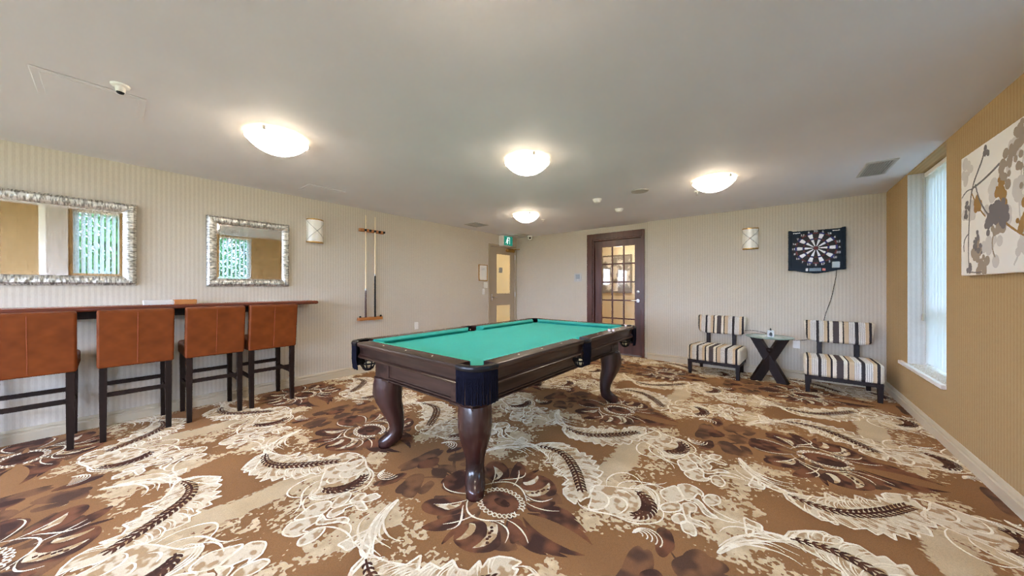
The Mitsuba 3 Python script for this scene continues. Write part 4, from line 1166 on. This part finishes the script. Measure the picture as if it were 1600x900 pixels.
K.add('board', mv(extr(Point(cx, cz).buffer(R, quad_segs=16), .006), M @ axes((1, 0, 0), (0, 1, 0), (0, 0, 1), (0, 0, .05))), BLACK, False)
dwhite, dred, dblue, dblack = mat('dart_white', (232, 232, 238), .5), mat('dart_red', (96, 24, 26), .5), mat('dart_blue', (34, 34, 110), .5), mat('dart_black', (28, 24, 26), .6)
nums = [20, 1, 18, 4, 13, 6, 10, 15, 2, 17, 3, 19, 7, 16, 8, 11, 14, 9, 12, 5]
st20 = 2 * math.pi / 20
up = M @ axes((1, 0, 0), (0, 1, 0), (0, 0, 1), (0, 0, .056))
for k, nu in enumerate(nums):
    a = k * st20
    g = .09 * st20
    odd = k % 2
    for r0, r1 in ((.026, .113), (.134, .19)):
        K.add('segment', mv(extr(sector(r0, r1, a - st20 / 2 + g, a + st20 / 2 - g), .003), up), dwhite if odd else dblack, False)
    for r0, r1 in ((.116, .131), (.193, .210)):
        K.add('ring_segment', mv(extr(sector(r0, r1, a - st20 / 2 + g, a + st20 / 2 - g), .003), up), dblue if odd else dred, False)
    tmsh = meshkit.text_mesh(str(nu), .024, .002, True)
    c = (tmsh.bounds[0] + tmsh.bounds[1]) / 2
    tmsh.apply_translation([-c[0] + cx + .226 * math.sin(a), -c[1] + cz + .226 * math.cos(a), 0])
    K.add('number', mv(tmsh, up), dwhite, False)
K.add('bullseye', mv(extr(Point(cx, cz).buffer(.022), .004), up), dred, False)
for xx, ww_ in ((.05, .075), (dw - .125, .07)):
    K.add('name_strip', mv(bar((xx, 2.010, .05), (xx + ww_, 2.020, .052), .0004), M), dwhite)
K.add('display', mv(bar((.215, 1.485, .05), (.335, 1.53, .056), .002), M), mat('lcd', (110, 128, 140), .2))
K.add('button', mv(bar((.18, 1.488, .05), (.205, 1.528, .058), .003), M), dwhite)
K.add('button', mv(bar((.345, 1.49, .05), (.378, 1.522, .058), .003), M), mat('button_red', (206, 120, 110), .4))
K.add('control_box', mv(bar((dw - .13, 1.525, .05), (dw - .055, 1.605, .07), .004), M), mat('control_pale', (170, 186, 196), .3))
K.place('dartboard', 'electronic dartboard in a dark blue casing on the back wall', 'dartboard')
pth = spline([(.613, 6.005, 1.497), (.612, 6.008, 1.44), (.598, 6.012, 1.33), (.56, 6.018, 1.10), (.50, 6.018, .86), (.46, 6.018, .66), (.40, 6.018, .58), (.30, 6.018, .545), (.20, 6.018, .53), (.10, 6.018, .55), (-.1, 6.018, .60), (-.3, 6.018, .63), (-.45, 6.018, .58)], 70)
one('power_cord', tube(pth, .0035, 6), mat('cord_grey', (90, 82, 78), .5), 'thin grey power cord hanging from the dartboard behind the right chair', 'cord', 60)

# ------------------------------------------------------------------ canvas print
K = Kit()
M = on_right((XR, 3.79, 1.345))
S = .825
K.add('canvas', mv(cham((S, S, .036), .004, (S / 2, S / 2, .022)), M), mat('canvas_white', (226, 222, 216), .8))
dg, tp, oc, lg = mat('ink_grey', (112, 106, 106), .8), mat('ink_taupe', (150, 136, 120), .8), mat('ink_ochre', (150, 116, 66), .8), mat('ink_pale', (196, 190, 184), .8)
ar = np.random.default_rng(11)


def blot(c, r, k=9, seed=0):
    q = np.random.default_rng(seed)
    g = [Point(c[0] + q.normal(0, r * .5), c[1] + q.normal(0, r * .6)).buffer(r * (.3 + .35 * q.random())) for _ in range(k)]
    return unary_union(g)


def s_(*p):
    return [(x * S, y * S) for x, y in p]


lay = {'ink_pale': [], 'ink_taupe': [], 'ink_ochre': [], 'ink_grey': []}
lay['ink_pale'] += [blot(np.array(c) * S, .07, 10, k) for k, c in enumerate(((.16, .52), (.55, .58), (.72, .40), (.48, .22), (.86, .55), (.12, .85), (.8, .8), (.93, .2)))]
lay['ink_pale'] += [stroke(s_((.92, 1), (.9, .7), (.86, .5), (.88, .25), (.8, .05)), .012)]
lay['ink_taupe'] += [blot(np.array(c) * S, .055, 12, 20 + k) for k, c in enumerate(((.78, .80), (.86, .88), (.68, .70), (.30, .16), (.38, .08), (.60, .33), (.95, .68)))]
lay['ink_taupe'] += [stroke(s_((.55, .30), (.52, .22), (.56, .12)), .012)]
lay['ink_ochre'] += [blot(np.array(c) * S, .045, 10, 40 + k) for k, c in enumerate(((.30, .56), (.62, .60), (.66, .55), (.90, .33), (.97, .42)))]
lay['ink_ochre'] += [stroke(s_((.62, .40), (.78, .30), (.95, .22)), lambda s: .016 * (1 - .4 * s)), stroke(s_((.2, .66), (.32, .52), (.42, .44)), .010)]
lay['ink_grey'] += [stroke(s_((.42, .97), (.34, .85), (.22, .72), (.16, .50), (.14, .25), (.16, .02)), lambda s: .014 - .007 * s, 30), stroke(s_((.22, .70), (.42, .73), (.62, .78)), .013), stroke(s_((.26, .72), (.40, .50), (.50, .42)), .011), stroke(s_((.02, .66), (.12, .70), (.22, .69)), .008), stroke(s_((.16, .03), (.26, .02), (.36, .02)), .008), stroke(s_((.14, .34), (.06, .28), (.06, .20)), .006)]
lay['ink_grey'] += [blot(np.array(c) * S, .05, 14, 60 + k) for k, c in enumerate(((.54, .44), (.62, .46), (.68, .42), (.48, .38)))] + [blot(np.array(c) * S, .028, 9, 80 + k) for k, c in enumerate(((.30, .30), (.26, .24), (.33, .20), (.10, .50), (.12, .58), (.44, .92), (.15, .05)))]
fr_ = sbox(.002, .002, S - .002, S - .002)
for li, (k, b_) in enumerate((('ink_pale', lg), ('ink_taupe', tp), ('ink_ochre', oc), ('ink_grey', dg))):
    g = unary_union(lay[k]).intersection(fr_).simplify(.0008)
    K.add('printed_' + {'ink_pale': 'pale_petals', 'ink_taupe': 'taupe_blossom', 'ink_ochre': 'ochre_blossom', 'ink_grey': 'grey_branches'}[k], mv(extr(g, .0006 + .0003 * li), M @ axes((1, 0, 0), (0, 1, 0), (0, 0, 1), (0, 0, .040))), b_, False, kind='stuff')
K.place('canvas_print', 'square white canvas print of grey and ochre blossom branches on the right wall', 'painting')

# ------------------------------------------------------------------ trees outside the windows
LEAFM = [mat(f'leaf_green_{i}', c, .6) for i, c in enumerate(((70, 110, 48), (92, 132, 60)))]
BARK = mat('bark', (84, 68, 54), .9)
for ti in range(2):
    K = Kit()
    r = np.random.default_rng(30 + ti)
    K.add('trunk', join(tube([(0, 0, -.4), (.03, .02, .8), (0, .05, 1.8), (.05, 0, 3.2)], [.13, .11, .09, .04], 10), tube([(0, .04, 1.4), (.4, .3, 2.2), (.7, .5, 3.0)], [.06, .04, .015], 7), tube([(0, .05, 1.7), (-.4, -.3, 2.5), (-.7, -.2, 3.2)], [.06, .04, .015], 7)), BARK, 50)
    n = 2600
    c = r.normal(0, 1, (n, 3))
    c /= np.linalg.norm(c, axis=1, keepdims=True)
    c = c * (1.5 * r.random((n, 1)) ** .4) * [1, 1, 1.1] + [0, 0, 2.4]
    c = c[c[:, 2] > .7]
    a_ = r.normal(0, 1, (len(c), 3))
    a_ /= np.linalg.norm(a_, axis=1, keepdims=True)
    b_ = np.cross(a_, r.normal(0, 1, (len(c), 3)))
    b_ /= np.linalg.norm(b_, axis=1, keepdims=True)
    l_, w_ = .09, .04
    v = np.stack([c - a_ * l_, c + b_ * w_, c + a_ * l_, c - b_ * w_], 1).reshape(-1, 3)
    i4 = np.arange(len(c))[:, None] * 4
    f = np.vstack([i4 + [0, 1, 2], i4 + [0, 2, 3]])
    K.add('crown', trimesh.Trimesh(v, f, process=False), LEAFM[ti], False)
    for x, y, rz in (((5.2, -3.4, 0), (5.4, 3.6, 80), (8.8, 6.0, 160)) if ti == 0 else ((5.6, .1, 20), (8.9, 1.9, 200), (8.8, -2.0, 100))):
        K.place('tree', ('round leafy dark green tree' if ti == 0 else 'round leafy light green tree') + ' outside the windows, seen through the blinds', 'tree', (x, y, -.3), rz, group='dark trees outside' if ti == 0 else 'light trees outside')
